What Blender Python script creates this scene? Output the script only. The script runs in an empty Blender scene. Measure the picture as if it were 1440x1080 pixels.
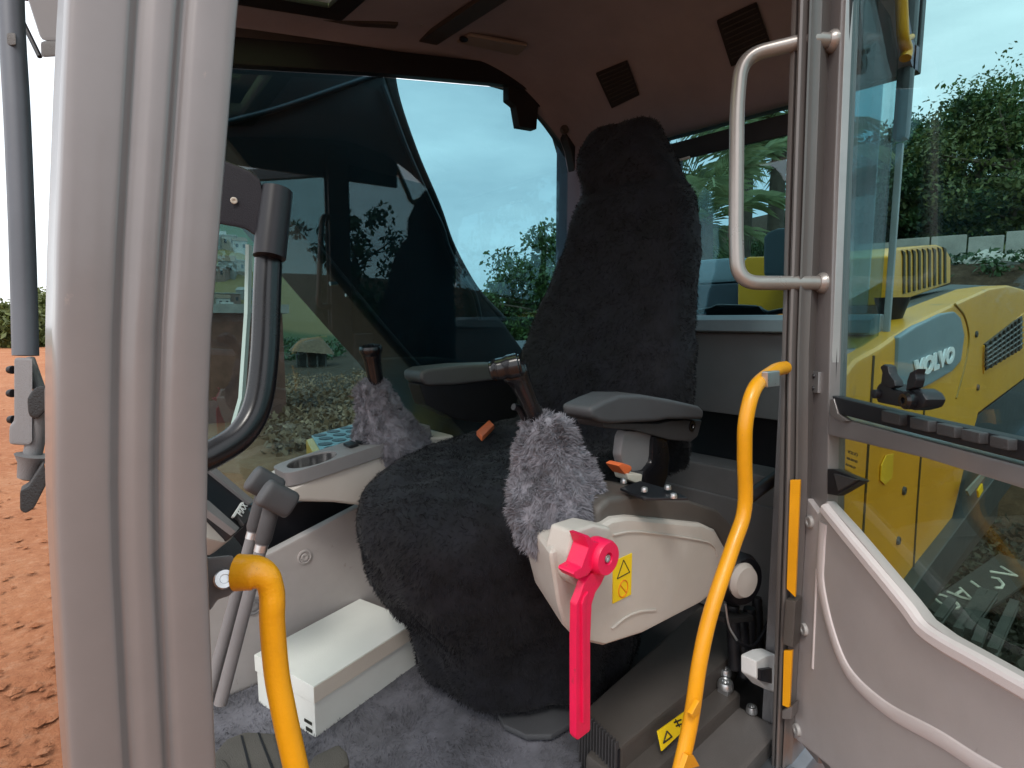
import bpy, bmesh, math, random
import numpy as np
from mathutils import Vector, Matrix, noise

random.seed(7); rng = np.random.default_rng(7)
scene = bpy.context.scene

# ------------------------------------------------------------------ camera
# World: +X towards the machine's tail, +Y across the cab to its right side,
# Z = 0 at eye height; cab floor at -0.80, ground at -2.25.
YAW = math.radians(48.0); PITCH = math.atan(90 / 800.0); FPX = 800.0
CAM = Vector((0.0, -0.39, 0.0))
FW = Vector((math.cos(YAW) * math.cos(PITCH), math.sin(YAW) * math.cos(PITCH), -math.sin(PITCH)))
RT = Vector((math.sin(YAW), -math.cos(YAW), 0.0))
UP = RT.cross(FW)
cam_d = bpy.data.cameras.new('camera'); cam = bpy.data.objects.new('camera', cam_d)
scene.collection.objects.link(cam)
cam.location = CAM
cam.rotation_euler = Matrix((RT, UP, -FW)).transposed().to_euler()
cam_d.sensor_width = 36.0; cam_d.lens = FPX / 1440 * 36.0
cam_d.clip_start = 0.01; cam_d.clip_end = 3000.0
scene.camera = cam

# ------------------------------------------------------------------ sky, sun, exposure
SUN_EL, SUN_AZ = math.radians(52), math.radians(215)      # azimuth measured from +X towards +Y
world = bpy.data.worlds.new('World'); scene.world = world; world.use_nodes = True
nt = world.node_tree; nt.nodes.clear()
N = nt.nodes.new; L = nt.links.new
out = N('ShaderNodeOutputWorld'); bg = N('ShaderNodeBackground'); bg.inputs['Strength'].default_value = 0.12
sky = N('ShaderNodeTexSky'); sky.sky_type = 'NISHITA'; sky.sun_disc = False
sky.sun_elevation = SUN_EL; sky.sun_rotation = math.radians(90) - SUN_AZ
sky.air_density = 1.0; sky.dust_density = 2.0
tc = N('ShaderNodeTexCoord'); mp = N('ShaderNodeMapping'); mp.inputs['Scale'].default_value = (1.6, 1.6, 6.0)
nz = N('ShaderNodeTexNoise'); nz.inputs['Scale'].default_value = 1.7; nz.inputs['Detail'].default_value = 6; nz.inputs['Roughness'].default_value = .55
rp = N('ShaderNodeValToRGB'); rp.color_ramp.elements[0].position = .28; rp.color_ramp.elements[1].position = .70
rp.color_ramp.elements[0].color = (8.2, 8.8, 9.4, 1); rp.color_ramp.elements[1].color = (13.5, 13.7, 13.9, 1)
mx = N('ShaderNodeMixRGB'); mx.inputs[0].default_value = .86
L(tc.outputs['Generated'], mp.inputs['Vector']); L(mp.outputs['Vector'], nz.inputs['Vector']); L(nz.outputs['Fac'], rp.inputs['Fac'])
L(sky.outputs['Color'], mx.inputs[1]); L(rp.outputs['Color'], mx.inputs[2]); L(mx.outputs['Color'], bg.inputs['Color']); L(bg.outputs[0], out.inputs['Surface'])
sd = bpy.data.lights.new('sun', 'SUN'); sd.energy = 1.3; sd.angle = math.radians(14); sd.color = (1, .95, .88)
so = bpy.data.objects.new('sun', sd); scene.collection.objects.link(so); so.location = (0, 0, 30)
sdir = Vector((math.cos(SUN_EL) * math.cos(SUN_AZ), math.cos(SUN_EL) * math.sin(SUN_AZ), math.sin(SUN_EL)))
so.rotation_euler = sdir.to_track_quat('Z', 'Y').to_euler()
vs = scene.view_settings; vs.view_transform = 'Standard'; vs.look = 'None'; vs.gamma = 1.0; vs.exposure = 0.38; vs.use_curve_mapping = False
scene.cycles.max_bounces = 10; scene.cycles.diffuse_bounces = 5; scene.cycles.transparent_max_bounces = 24; scene.cycles.use_denoising = True
scene.cycles.caustics_reflective = False; scene.cycles.caustics_refractive = False; scene.cycles.sample_clamp_indirect = 6

# ------------------------------------------------------------------ placing points: rays from the measured viewpoint onto real planes
def ray(px, py): return FW + RT * ((px - 720) / FPX) + UP * ((540 - py) / FPX)
def onX(px, py, v): d = ray(px, py); return CAM + d * ((v - CAM.x) / d.x)
def onY(px, py, v): d = ray(px, py); return CAM + d * ((v - CAM.y) / d.y)
def onZ(px, py, v): d = ray(px, py); return CAM + d * ((v - CAM.z) / d.z)
def onP(px, py, p0, n): d = ray(px, py); return CAM + d * ((p0 - CAM).dot(n) / d.dot(n))
def far(px, py, dist):
    d = ray(px, py); h = math.hypot(d.x, d.y); return CAM + d * (dist / h)
GROUND = -2.25

# ------------------------------------------------------------------ materials
MATS = {}
def mat(name, col, rough=.55, metal=0., var=.12, vscale=6., bump=0., bscale=200., spec=.5, coat=0., col2=None, sheen=0., wear=None, wscale=30., wlo=.64):
    if name in MATS: return MATS[name]
    m = bpy.data.materials.new(name); m.use_nodes = True; t = m.node_tree; b = t.nodes['Principled BSDF']
    b.inputs['Roughness'].default_value = rough; b.inputs['Metallic'].default_value = metal
    b.inputs['Specular IOR Level'].default_value = spec; b.inputs['Coat Weight'].default_value = coat; b.inputs['Coat Roughness'].default_value = .12
    if sheen: b.inputs['Sheen Weight'].default_value = sheen
    n = t.nodes.new
    c = n('ShaderNodeTexCoord'); z = n('ShaderNodeTexNoise'); z.inputs['Scale'].default_value = vscale; z.inputs['Detail'].default_value = 7; z.inputs['Roughness'].default_value = .65
    t.links.new(c.outputs['Object'], z.inputs['Vector'])
    r = n('ShaderNodeValToRGB'); e = r.color_ramp.elements
    lo = col2 if col2 else [x * (1 - var) for x in col]; hi = col if col2 else [min(1, x * (1 + var)) for x in col]
    e[0].position = .35; e[1].position = .68; e[0].color = (*lo, 1); e[1].color = (*hi, 1)
    t.links.new(z.outputs['Fac'], r.inputs['Fac']); t.links.new(r.outputs['Color'], b.inputs['Base Color'])
    if wear:
        w = n('ShaderNodeTexNoise'); w.inputs['Scale'].default_value = wscale; w.inputs['Detail'].default_value = 9; w.inputs['Roughness'].default_value = .72
        wm = n('ShaderNodeMapping'); wm.inputs['Scale'].default_value = (1, 1, .45); t.links.new(c.outputs['Object'], wm.inputs['Vector']); t.links.new(wm.outputs[0], w.inputs['Vector'])
        wr = n('ShaderNodeMapRange'); wr.inputs['From Min'].default_value = wlo; wr.inputs['From Max'].default_value = wlo + .07; t.links.new(w.outputs['Fac'], wr.inputs['Value'])
        wx = n('ShaderNodeMixRGB'); wx.inputs[2].default_value = (*wear, 1); t.links.new(wr.outputs[0], wx.inputs[0]); t.links.new(r.outputs['Color'], wx.inputs[1]); t.links.new(wx.outputs[0], b.inputs['Base Color'])
    # uneven gloss
    mr = n('ShaderNodeMapRange'); mr.inputs['To Min'].default_value = max(.03, rough - .08); mr.inputs['To Max'].default_value = min(1, rough + .1)
    z3 = n('ShaderNodeTexNoise'); z3.inputs['Scale'].default_value = vscale * 3.3; z3.inputs['Detail'].default_value = 4
    t.links.new(c.outputs['Object'], z3.inputs['Vector']); t.links.new(z3.outputs['Fac'], mr.inputs['Value']); t.links.new(mr.outputs['Result'], b.inputs['Roughness'])
    if bump:
        z2 = n('ShaderNodeTexNoise'); z2.inputs['Scale'].default_value = bscale; z2.inputs['Detail'].default_value = 3
        t.links.new(c.outputs['Object'], z2.inputs['Vector'])
        bp = n('ShaderNodeBump'); bp.inputs['Strength'].default_value = bump; bp.inputs['Distance'].default_value = .004
        t.links.new(z2.outputs['Fac'], bp.inputs['Height']); t.links.new(bp.outputs['Normal'], b.inputs['Normal'])
    MATS[name] = m; return m
def glass(name, tint, refl=1.0, base=.045):
    m = bpy.data.materials.new(name); m.use_nodes = True; t = m.node_tree; t.nodes.clear(); n = t.nodes.new; l = t.links.new
    o = n('ShaderNodeOutputMaterial'); mixs = n('ShaderNodeMixShader'); tr = n('ShaderNodeBsdfTransparent'); gl = n('ShaderNodeBsdfGlossy')
    tr.inputs['Color'].default_value = (*tint, 1); gl.inputs['Roughness'].default_value = 0.0; gl.inputs['Color'].default_value = (.92, .97, 1, 1)
    lw = n('ShaderNodeLayerWeight'); lw.inputs['Blend'].default_value = .5
    pw = n('ShaderNodeMath'); pw.operation = 'POWER'; pw.inputs[1].default_value = 5
    ml = n('ShaderNodeMath'); ml.operation = 'MULTIPLY_ADD'; ml.inputs[1].default_value = .9 * refl; ml.inputs[2].default_value = base * refl
    l(lw.outputs['Facing'], pw.inputs[0]); l(pw.outputs[0], ml.inputs[0]); l(ml.outputs[0], mixs.inputs['Fac'])
    l(tr.outputs[0], mixs.inputs[1]); l(gl.outputs[0], mixs.inputs[2]); l(mixs.outputs[0], o.inputs['Surface'])
    MATS[name] = m; return m

PAINT = mat('cab_paint', (.218, .203, .203), .33, .15, .09, 4, .025, 1500, coat=.35, wear=(.30, .26, .235), wscale=55., wlo=.66)
PAINT_D = mat('pillar_paint', (.16, .145, .14), .38, .2, .06, 3, .05, 900, coat=.2)
SILVER = mat('handle_paint', (.36, .33, .31), .3, .45, .06, 8)
YELLOW = mat('rail_yellow', (.80, .345, .004), .36, 0, .09, 9, .12, 400, coat=.2, wear=(.36, .16, .02), wscale=70., wlo=.66)
YBODY = mat('body_yellow', (.72, .345, .012), .4, 0, .07, 2.5, coat=.2, wear=(.36, .22, .06), wscale=9., wlo=.62)
TRIM = mat('trim_plastic', (.43, .397, .395), .5, 0, .06, 5, .25, 1400, wear=(.33, .30, .285), wscale=40., wlo=.66)
TRIM_L = mat('trim_rim_plastic', (.66, .60, .60), .45, 0, .04, 5, .2, 1400)
CREAM = mat('cream_plastic', (.50, .46, .42), .48, 0, .06, 5, .25, 1300, wear=(.36, .32, .28), wscale=45., wlo=.67)
KICK = mat('panel_plastic', (.38, .355, .345), .5, 0, .07, 5, .25, 1300, wear=(.26, .23, .21), wscale=35., wlo=.64)
GREYP = mat('grey_plastic', (.20, .195, .20), .5, 0, .08, 5, .3, 1200)
GREYM = mat('mid_grey_plastic', (.068, .07, .076), .48, 0, .1, 6, .3, 1200)
DARKP = mat('dark_plastic', (.045, .043, .045), .45, 0, .15, 6, .3, 1200)
BROWNP = mat('brown_grey_plastic', (.085, .075, .068), .4, 0, .12, 5, .3, 1100)
BLACKP = mat('black_plastic', (.008, .008, .011), .42, 0, .2, 8, .2, 1000)
GLOSSB = mat('gloss_black', (.007, .007, .009), .24, 0, .1, 8)
RUBBER = mat('rubber', (.012, .012, .013), .62, 0, .2, 10, .3, 600)
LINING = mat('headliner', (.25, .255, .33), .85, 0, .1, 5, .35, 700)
MESHD = mat('speaker_mesh', (.02, .02, .026), .8, 0, .2, 30, .8, 1500)
RED = mat('red_plastic', (.74, .008, .075), .38, 0, .10, 14, .15, 500, wear=(.45, .03, .06), wscale=90., wlo=.62)
ORANGE = mat('orange_plastic', (.75, .16, .05), .4, 0, .06, 20)
CREAMB = mat('buckle_cream', (.6, .56, .48), .45, 0, .06, 20)
STEEL = mat('zinc_steel', (.62, .63, .64), .3, .9, .08, 40)
BOOM = mat('boom_charcoal', (.022, .025, .03), .42, .1, .2, 3, .1, 300)
BLUEG = mat('blue_grey_paint', (.20, .27, .30), .42, .1, .08, 4, coat=.2)
DBLUE = mat('chassis_dark_blue', (.035, .05, .065), .4, .1, .15, 4)
SILL = mat('sill_blue_grey', (.20, .23, .26), .28, .5, .12, 6)
WHITEBOX = mat('white_card', (.74, .76, .72), .6, 0, .04, 4, .1, 300, wear=(.58, .57, .50), wscale=28., wlo=.66)
CARDT = mat('card_lid_side', (.66, .60, .52), .65, 0, .04, 5, .1, 300)
STICK = mat('sticker_yellow', (.85, .60, .01), .4, 0, .03, 30)
INK = mat('sticker_ink', (.02, .02, .015), .5, 0, .1, 30)
INKO = mat('sticker_orange_ink', (.7, .2, .01), .5, 0, .1, 30)
PRINT = mat('white_print', (.78, .80, .80), .5, 0, .05, 20)
CHALK = mat('chalk_paint', (.55, .56, .52), .8, 0, .25, 30)
FURB = mat('black_fur', (.0055, .006, .0095), .8, 0, .5, 25, spec=.3, sheen=.06)
FURG = mat('grey_fur', (.215, .21, .24), .85, 0, .3, 22, spec=.2, sheen=.15)
CARP = mat('carpet_pile', (.105, .105, .125), .85, 0, .4, 14, sheen=.2, wear=(.20, .13, .09), wscale=26., wlo=.68)
G_SIDE = glass('tinted_side_glass', (.46, .645, .69), 1.0, .06)
G_DOOR = glass('door_glass', (.58, .745, .755), .9)
G_LOW = glass('lower_door_glass', (.60, .70, .64), .9)
G_QTR = glass('quarter_glass', (.62, .74, .76), .25)
G_SKY = glass('hatch_glass', (.75, .85, .55), .8)

# ------------------------------------------------------------------ mesh helpers
COL = scene.collection
def empty(name, loc=(0, 0, 0)):
    o = bpy.data.objects.new(name, None); COL.objects.link(o); o.location = loc; o.empty_display_size = .1; return o
def tag(o, label=None, cat=None, group=None, kind=None):
    if label: o['label'] = label
    if cat: o['category'] = cat
    if group: o['group'] = group
    if kind: o['kind'] = kind
    return o
def mk(name, verts, faces, m, parent=None, bevel=0., seg=2, smooth=True, ang=35, matidx=None, mats=None):
    me = bpy.data.meshes.new(name); me.from_pydata([tuple(v) for v in verts], [], faces); me.validate()
    bm = bmesh.new(); bm.from_mesh(me); bmesh.ops.recalc_face_normals(bm, faces=bm.faces)
    if bevel > 0:
        ed = [e for e in bm.edges if len(e.link_faces) == 2 and e.calc_face_angle(0) > math.radians(25)]
        bmesh.ops.bevel(bm, geom=ed, offset=bevel, offset_type='OFFSET', segments=seg, profile=.6, affect='EDGES', clamp_overlap=True)
    bm.to_mesh(me); bm.free()
    if smooth:
        me.shade_smooth(); me.set_sharp_from_angle(angle=math.radians(ang))
    me.materials.append(m)
    o = bpy.data.objects.new(name, me); COL.objects.link(o)
    if parent is not None:
        o.parent = parent; o.matrix_parent_inverse = mpi(parent)
    if bevel > 0 and smooth:
        w = o.modifiers.new('wn', 'WEIGHTED_NORMAL'); w.keep_sharp = True
    return o
def mpi(parent):
    # every parent chain here is built in world space: undo the parent's own placement
    M = Matrix.Identity(4); chain = []
    p = parent
    while p is not None: chain.append(p); p = p.parent
    for q in reversed(chain):
        B = Matrix.LocRotScale(q.location, q.rotation_euler, q.scale)
        M = M @ (q.matrix_parent_inverse if q.parent is not None else Matrix.Identity(4)) @ B
    return M.inverted()
def slab(name, pts, thick, m, parent=None, bevel=.003, **k):
    pts = [Vector(p) for p in pts]; th = Vector(thick); n = len(pts)
    v = pts + [p + th for p in pts]
    f = [tuple(range(n)), tuple(range(2 * n - 1, n - 1, -1))] + [(i, (i + 1) % n, n + (i + 1) % n, n + i) for i in range(n)]
    return mk(name, v, f, m, parent, bevel, **k)
def ring(name, outer, inner, thick, m, parent=None, bevel=.003):
    th = Vector(thick); n = len(outer); O = [Vector(p) for p in outer]; I = [Vector(p) for p in inner]
    v = O + I + [p + th for p in O] + [p + th for p in I]; f = []
    for i in range(n):
        j = (i + 1) % n
        f += [(i, j, n + j, n + i), (2 * n + i, 3 * n + i, 3 * n + j, 2 * n + j), (i, 2 * n + i, 2 * n + j, j), (n + i, n + j, 3 * n + j, 3 * n + i)]
    return mk(name, v, f, m, parent, bevel)
def box(name, lo, hi, m, parent=None, bevel=.004, **k):
    x0, y0, z0 = lo; x1, y1, z1 = hi
    return slab(name, [(x0, y0, z0), (x1, y0, z0), (x1, y1, z0), (x0, y1, z0)], (0, 0, z1 - z0), m, parent, bevel, **k)
def spline(pts, n=8):
    P = [Vector(p) for p in pts]
    if n <= 1 or len(P) < 3: return P
    P = [P[0] * 2 - P[1]] + P + [P[-1] * 2 - P[-2]]; o = []
    for i in range(1, len(P) - 2):
        for k in range(n):
            t = k / n; a, b, c, d = P[i - 1], P[i], P[i + 1], P[i + 2]
            o.append(.5 * ((2 * b) + (c - a) * t + (2 * a - 5 * b + 4 * c - d) * t * t + (3 * b - a - 3 * c + d) * t ** 3))
    o.append(P[-2]); return o
def fillet(pts, r, n=6):
    P = [Vector(p) for p in pts]; o = [P[0]]
    for i in range(1, len(P) - 1):
        a, b, c = P[i - 1], P[i], P[i + 1]; u = (a - b); w = (c - b); q = min(r, u.length * .48, w.length * .48)
        s, e = b + u.normalized() * q, b + w.normalized() * q
        for k in range(n + 1):
            t = k / n; o.append(s * (1 - t) ** 2 + b * 2 * t * (1 - t) + e * t * t)
    o.append(P[-1]); return o
def sweep(name, path, prof, m, parent=None, up=None, ang=40, scale=None):
    """closed 2D profile swept along a path; 'up' fixes the profile's second axis"""
    P = [Vector(p) for p in path]; n = len(P); k = len(prof); v = []; prev = None
    for i, p in enumerate(P):
        t = (P[min(i + 1, n - 1)] - P[max(i - 1, 0)]).normalized()
        if up is not None: b = Vector(up); b = (b - t * b.dot(t)).normalized()
        elif prev is None:
            b = Vector((0, 0, 1)) if abs(t.z) < .9 else Vector((1, 0, 0)); b = (b - t * b.dot(t)).normalized()
        else: b = (prev - t * prev.dot(t)).normalized()
        prev = b; a = t.cross(b); s = scale[i] if scale else 1
        v += [p + a * (x * s) + b * (y * s) for x, y in prof]
    f = [(i * k + j, i * k + (j + 1) % k, (i + 1) * k + (j + 1) % k, (i + 1) * k + j) for i in range(n - 1) for j in range(k)]
    f += [tuple(range(k - 1, -1, -1)), tuple(range((n - 1) * k, n * k))]
    return mk(name, v, f, m, parent, 0, ang=ang)
def tube(name, path, r, m, parent=None, k=14, scale=None):
    return sweep(name, path, [(r * math.cos(2 * math.pi * j / k), r * math.sin(2 * math.pi * j / k)) for j in range(k)], m, parent, None, 50, scale)
def rod(name, a, b, r, m, parent=None, k=14): return tube(name, [a, b], r, m, parent, k)
def loft(name, loops, m, parent=None, cap=True, ang=60):
    k = len(loops[0]); v = [p for l in loops for p in l]; n = len(loops)
    f = [(i * k + j, i * k + (j + 1) % k, (i + 1) * k + (j + 1) % k, (i + 1) * k + j) for i in range(n - 1) for j in range(k)]
    if cap: f += [tuple(range(k - 1, -1, -1)), tuple(range((n - 1) * k, n * k))]
    return mk(name, v, f, m, parent, 0, ang=ang)
def lathe(name, base, axis, prof, m, parent=None, k=20, ang=40):
    ax = Vector(axis).normalized(); a = ax.orthogonal().normalized(); b = ax.cross(a); base = Vector(base)
    return loft(name, [[base + ax * h + (a * math.cos(2 * math.pi * j / k) + b * math.sin(2 * math.pi * j / k)) * max(r, .0002) for j in range(k)] for r, h in prof], m, parent, True, ang)
def bolt(name, p, axis, r, m, parent, hgt=None):
    h = hgt or r * .5
    return lathe(name, p, axis, [(r, 0), (r, h * .5), (r * .85, h), (r * .45, h), (r * .4, h * .6), (.0005, h * .6)], m, parent, 16)
def sup(cx, cy, hx, hy, e, k, z=None, f=None):
    o = []
    for j in range(k):
        t = 2 * math.pi * j / k; c, s = math.cos(t), math.sin(t)
        w = f(t) if f else 1
        o.append((cx + hx * w * math.copysign(abs(c) ** (2 / e), c), cy + hy * w * math.copysign(abs(s) ** (2 / e), s)))
    return o
def text(name, s, origin, xdir, ydir, size, m, parent, depth=.0015, shear=0., align='LEFT', bold=0.):
    cu = bpy.data.curves.new(name, 'FONT'); cu.body = s; cu.size = size; cu.extrude = depth; cu.align_x = align; cu.shear = shear
    cu.offset = bold
    t = bpy.data.objects.new(name, cu); COL.objects.link(t)
    me = bpy.data.meshes.new_from_object(t, depsgraph=bpy.context.evaluated_depsgraph_get())
    bpy.data.objects.remove(t); me.materials.clear(); me.materials.append(m)
    xd = Vector(xdir).normalized(); yd = Vector(ydir); yd = (yd - xd * yd.dot(xd)).normalized(); zd = xd.cross(yd)
    M = Matrix((xd, yd, zd)).transposed().to_4x4(); M.translation = Vector(origin); me.transform(M)
    o = bpy.data.objects.new(name, me); COL.objects.link(o)
    if parent is not None: o.parent = parent; o.matrix_parent_inverse = mpi(parent)
    return o
def sample_surface(objs, count):
    dg = bpy.context.evaluated_depsgraph_get(); P = []; Nn = []; A = []
    for o in objs:
        ev = o.evaluated_get(dg); me = ev.to_mesh(); me.calc_loop_triangles()
        nv = len(me.vertices); co = np.empty(nv * 3); me.vertices.foreach_get('co', co); co = co.reshape(-1, 3)
        nt_ = len(me.loop_triangles); tr = np.empty(nt_ * 3, np.int32); me.loop_triangles.foreach_get('vertices', tr); tr = tr.reshape(-1, 3)
        P.append(co[tr]); ev.to_mesh_clear()
    T = np.concatenate(P); e1 = T[:, 1] - T[:, 0]; e2 = T[:, 2] - T[:, 0]; c = np.cross(e1, e2); ar = np.linalg.norm(c, axis=1) + 1e-12
    idx = rng.choice(len(T), count, p=ar / ar.sum()); u = rng.random(count); w = rng.random(count); fl = u + w > 1; u[fl] = 1 - u[fl]; w[fl] = 1 - w[fl]
    return T[idx, 0] + e1[idx] * u[:, None] + e2[idx] * w[:, None], c[idx] / ar[idx][:, None]
def vnoise(p, freq, seed=0):
    """cheap smooth vector field from summed sines"""
    q = p * freq; r_ = np.random.default_rng(seed); o = np.zeros_like(p)
    for k in range(4):
        A = r_.normal(size=(3, 3)); ph = r_.random(3) * 6.28
        o += np.sin(q @ A + ph) / 2
    return o
def fur(name, objs, count, length, width, m, parent, lift=.5, droop=.6, clump=40., clump_amt=.8, seed=1, keep=None):
    p, nrm = sample_surface(objs, count)
    if keep is not None:
        s = keep(p, nrm); p = p[s]; nrm = nrm[s]
    n = len(p)
    d = nrm * lift + np.array([0, 0, -droop]) + vnoise(p, clump, seed) * clump_amt * .5 + vnoise(p, clump * 3.1, seed + 5) * clump_amt * .35 + rng.normal(size=(n, 3)) * .22
    dn = (d * nrm).sum(1); low = dn < .12; d[low] += nrm[low] * (.14 - dn[low])[:, None]
    d /= np.linalg.norm(d, axis=1)[:, None]
    ln = length * (.6 + .6 * rng.random(n))[:, None]
    side = np.cross(d, rng.normal(size=(n, 3))); side /= np.linalg.norm(side, axis=1)[:, None]; side *= width * .5
    bend = np.array([0, 0, -1.]) * .35 * droop + rng.normal(size=(n, 3)) * .12
    a = p - nrm * .001; b = a + d * ln * .55; c = a + d * ln * .85 + bend * ln * .4
    V = np.empty((n, 5, 3)); V[:, 0] = a - side; V[:, 1] = a + side; V[:, 2] = b + side * .8; V[:, 3] = b - side * .8; V[:, 4] = c
    base = (np.arange(n) * 5)[:, None]
    quads = base + np.array([0, 1, 2, 3]); tris = base + np.array([3, 2, 4])
    me = bpy.data.meshes.new(name); me.vertices.add(n * 5); me.vertices.foreach_set('co', V.ravel())
    loops = np.concatenate([np.concatenate([quads, tris], 1).ravel()]); me.loops.add(n * 7); me.loops.foreach_set('vertex_index', loops.astype(np.int32))
    me.polygons.add(n * 2); st = (np.arange(n) * 7)[:, None] + np.array([0, 4]); me.polygons.foreach_set('loop_start', st.ravel().astype(np.int32))
    me.update(calc_edges=True); me.validate(); me.shade_smooth(); me.materials.append(m)
    o = bpy.data.objects.new(name, me); COL.objects.link(o); o['kind'] = 'stuff'
    if parent is not None: o.parent = parent; o.matrix_parent_inverse = mpi(parent)
    return o

# ================================================================== the excavator: cab shell
EX = tag(empty('excavator', (1.0, .5, GROUND)), 'yellow and grey excavator with its cab door open, seen from the doorway', 'excavator')
def interp(tab, z):
    tab = sorted(tab); zs = [t[0] for t in tab]; return float(np.interp(z, zs, [t[1] for t in tab]))
def pillar(name, left, right, prof, zs, m):
    loops = []
    for z in zs:
        a, b = interp(left, z), interp(right, z)
        loops.append([Vector((a + (b - a) * f, y, z)) for f, y in prof])
    return loft(name, loops, m, EX, True, 50)
ZS = [-.86 + .045 * i for i in range(39)]
FPROF = [(0, .07), (0, .012)] + [(p.x, p.y) for p in spline([(0, .010, 0), (.015, .003, 0), (.05, 0, 0), (.18, -.0012, 0), (.31, -.001, 0), (.345, .0005, 0), (.376, .0026, 0), (.398, .0027, 0), (.432, .0008, 0), (.48, -.0014, 0), (.54, -.0018, 0), (.59, -.0012, 0), (.618, .0015, 0), (.640, .0025, 0), (.658, .0024, 0), (.69, .0002, 0), (.73, -.0018, 0), (.82, -.0026, 0), (.96, -.0022, 0), (.988, .0005, 0), (1, .006, 0)], 5)] + [(1, .07)]
fp = pillar('cab_pillar', [(-.86, .010), (-.5, .009), (-.253, .011), (-.104, .015), (.019, .024), (.165, .039), (.5, .078), (.85, .125)],
            [(-.86, .086), (-.5, .0855), (-.296, .087), (-.14, .090), (-.022, .098), (.196, .126), (.5, .172), (.85, .23)],
            FPROF, ZS, PAINT)
fp['label'] = 'wide ribbed grey front pillar'
loops = []
inner_ = [(-220, 1119), (0, 1112), (250, 1104), (500, 1098), (700, 1094), (1000, 1086), (1150, 1082)]; outer_ = [(-220, 1156), (0, 1150), (250, 1141), (500, 1131), (700, 1129), (1000, 1112), (1150, 1104)]
bprof = [(-.03, .09), (-.03, .008), (.02, .002), (.10, 0), (.22, -.001), (.26, .005), (.30, .005), (.33, -.003), (.40, -.009), (.48, -.011), (.56, -.009), (.62, -.003), (.65, .005), (.69, .005), (.72, -.003), (.77, -.006), (.82, -.003), (.85, .006), (.92, .012), (1.02, .016), (1.02, .09)]
for py in range(-220, 1151, 55):
    a_, b_ = onX(interp(inner_, py), py, .97), onX(interp(outer_, py), py, .97)
    loops.append([a_.lerp(b_, f_) + Vector((x_, 0, 0)) for f_, x_ in bprof])
bp_ = loft('cab_pillar', loops, PAINT_D, EX, True, 22)
bp_['label'] = 'narrow dark grey pillar with a rolled door seam'
box('cab_pillar', (1.522, .0, .40), (1.56, .03, .72), mat('pillar_dark', (.05, .055, .06), .4), EX, .012)
box('cab_pillar', (1.546, .012, -.8), (1.56, .026, .398), mat('corner_trim', (.24, .27, .28), .35), EX, .004)
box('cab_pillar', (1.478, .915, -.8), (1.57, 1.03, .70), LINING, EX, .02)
box('cab_pillar', (.135, .94, -.8), (.18, 1.03, .62), BLACKP, EX, .01)
# floor and low walls
box('cab_floor', (.10, .02, -.86), (1.56, 1.03, -.806), DARKP, EX, .004)
slab('kick_panel', [(.09, .86, -.803), (1.35, .86, -.803), (1.35, .86, -.35), (.633, .86, -.450), (.417, .86, -.508), (.25, .86, -.545), (.09, .86, -.57)], (0, .028, 0), KICK, EX, .008)
kp = EX.children[-1]
for q in ((428, 783, .017), (356, 852, .02)):
    c = onY(q[0], q[1], .86)
    lathe('plug', c, (0, -1, 0), [(q[2], -.002), (q[2], .003), (q[2] * .8, .004), (q[2] * .72, .002), (q[2] * .5, .002), (q[2] * .45, .005), (q[2] * .15, .005), (.0005, .004)], GREYP if q[1] > 800 else KICK, kp, 24)
box('wall_panel', (.14, .955, -.8), (1.47, 1.03, -.44), BLACKP, EX, .006)
# side window on the far wall: pane and dark frame
win = [(.18, -.435), (.18, .515), (.431, .557), (.80, .632), (1.19, .701), (1.265, .706), (1.34, .692), (1.41, .645), (1.46, .56), (1.50, .42), (1.51, .0), (1.51, -.40), (1.42, -.435)]
SLN = lambda x: -.055 * (x - .9)
pane = slab('window_pane', [(x, 1.0 + SLN(x), z) for x, z in win], (0, .005, 0), G_SIDE, EX, 0, smooth=False); pane['label'] = 'tinted side window opposite the door'
cx_, cz_ = .8, .05
def off(p, q, d0): return (p[0] + q[0] * d0, p[1] + q[1] * d0)
outer = [(.135, -.47), (.135, .575), (.431, .615), (.80, .69), (1.19, .76), (1.29, .765), (1.40, .75), (1.48, .69), (1.53, .59), (1.56, .43), (1.565, .0), (1.565, -.42), (1.46, -.47)]
ring('window_frame', [(x, .968 + SLN(x), z) for x, z in outer], [(x, .968 + SLN(x), z) for x, z in win], (0, .031, 0), BLACKP, EX, .004)
# roof
rs = [(.02, .585), (.2, .62), (.4, .66), (.62, .70), (.83, .735), (1.0, .757), (1.12, .757), (1.25, .728), (1.36, .675), (1.45, .61), (1.52, .553), (1.57, .553)]
rs = [(p.x, p.z) for p in spline([(x, 0, z) for x, z in rs], 5)]
ys = [.0, .1, .3, .5, .7, .84, .9, .94, .97, .985]; dz = [0, 0, 0, 0, 0, -.001, -.005, -.012, -.022, -.036]
loops = [[Vector((x, y, z + d)) for x, z in rs] + [Vector((x, y, z + .05)) for x, z in reversed(rs)] for y, d in zip(ys, dz)]
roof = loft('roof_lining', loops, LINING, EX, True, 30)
shell_ = box('roof_shell', (.06, -.02, .815), (1.57, 1.06, .85), PAINT, EX, .01)
box('roof_shell', (-.02, -.02, .60), (1.30, -.002, .813), PAINT, EX, .004)['label'] = 'grey header above the doorway'
slab('roof_shell', [(x, 1.034, z - .03) for x, z in outer[1:10]] + [(1.6, 1.034, .43), (1.6, 1.034, .813), (.135, 1.034, .813)], (0, .026, 0), PAINT, EX, .002)
box('roof_shell', (1.572, .0, .553), (1.6, 1.06, .813), BLACKP, EX, .004)
def roofz(x): return float(np.interp(x, [p[0] for p in rs], [p[1] for p in rs]))
def on_roof(px, py, down=.004):
    d = ray(px, py); t = .2
    while t < 4:
        p = CAM + d * t
        if p.z > roofz(p.x) - down: return p
        t += .002
    return CAM + d * 2
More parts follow.
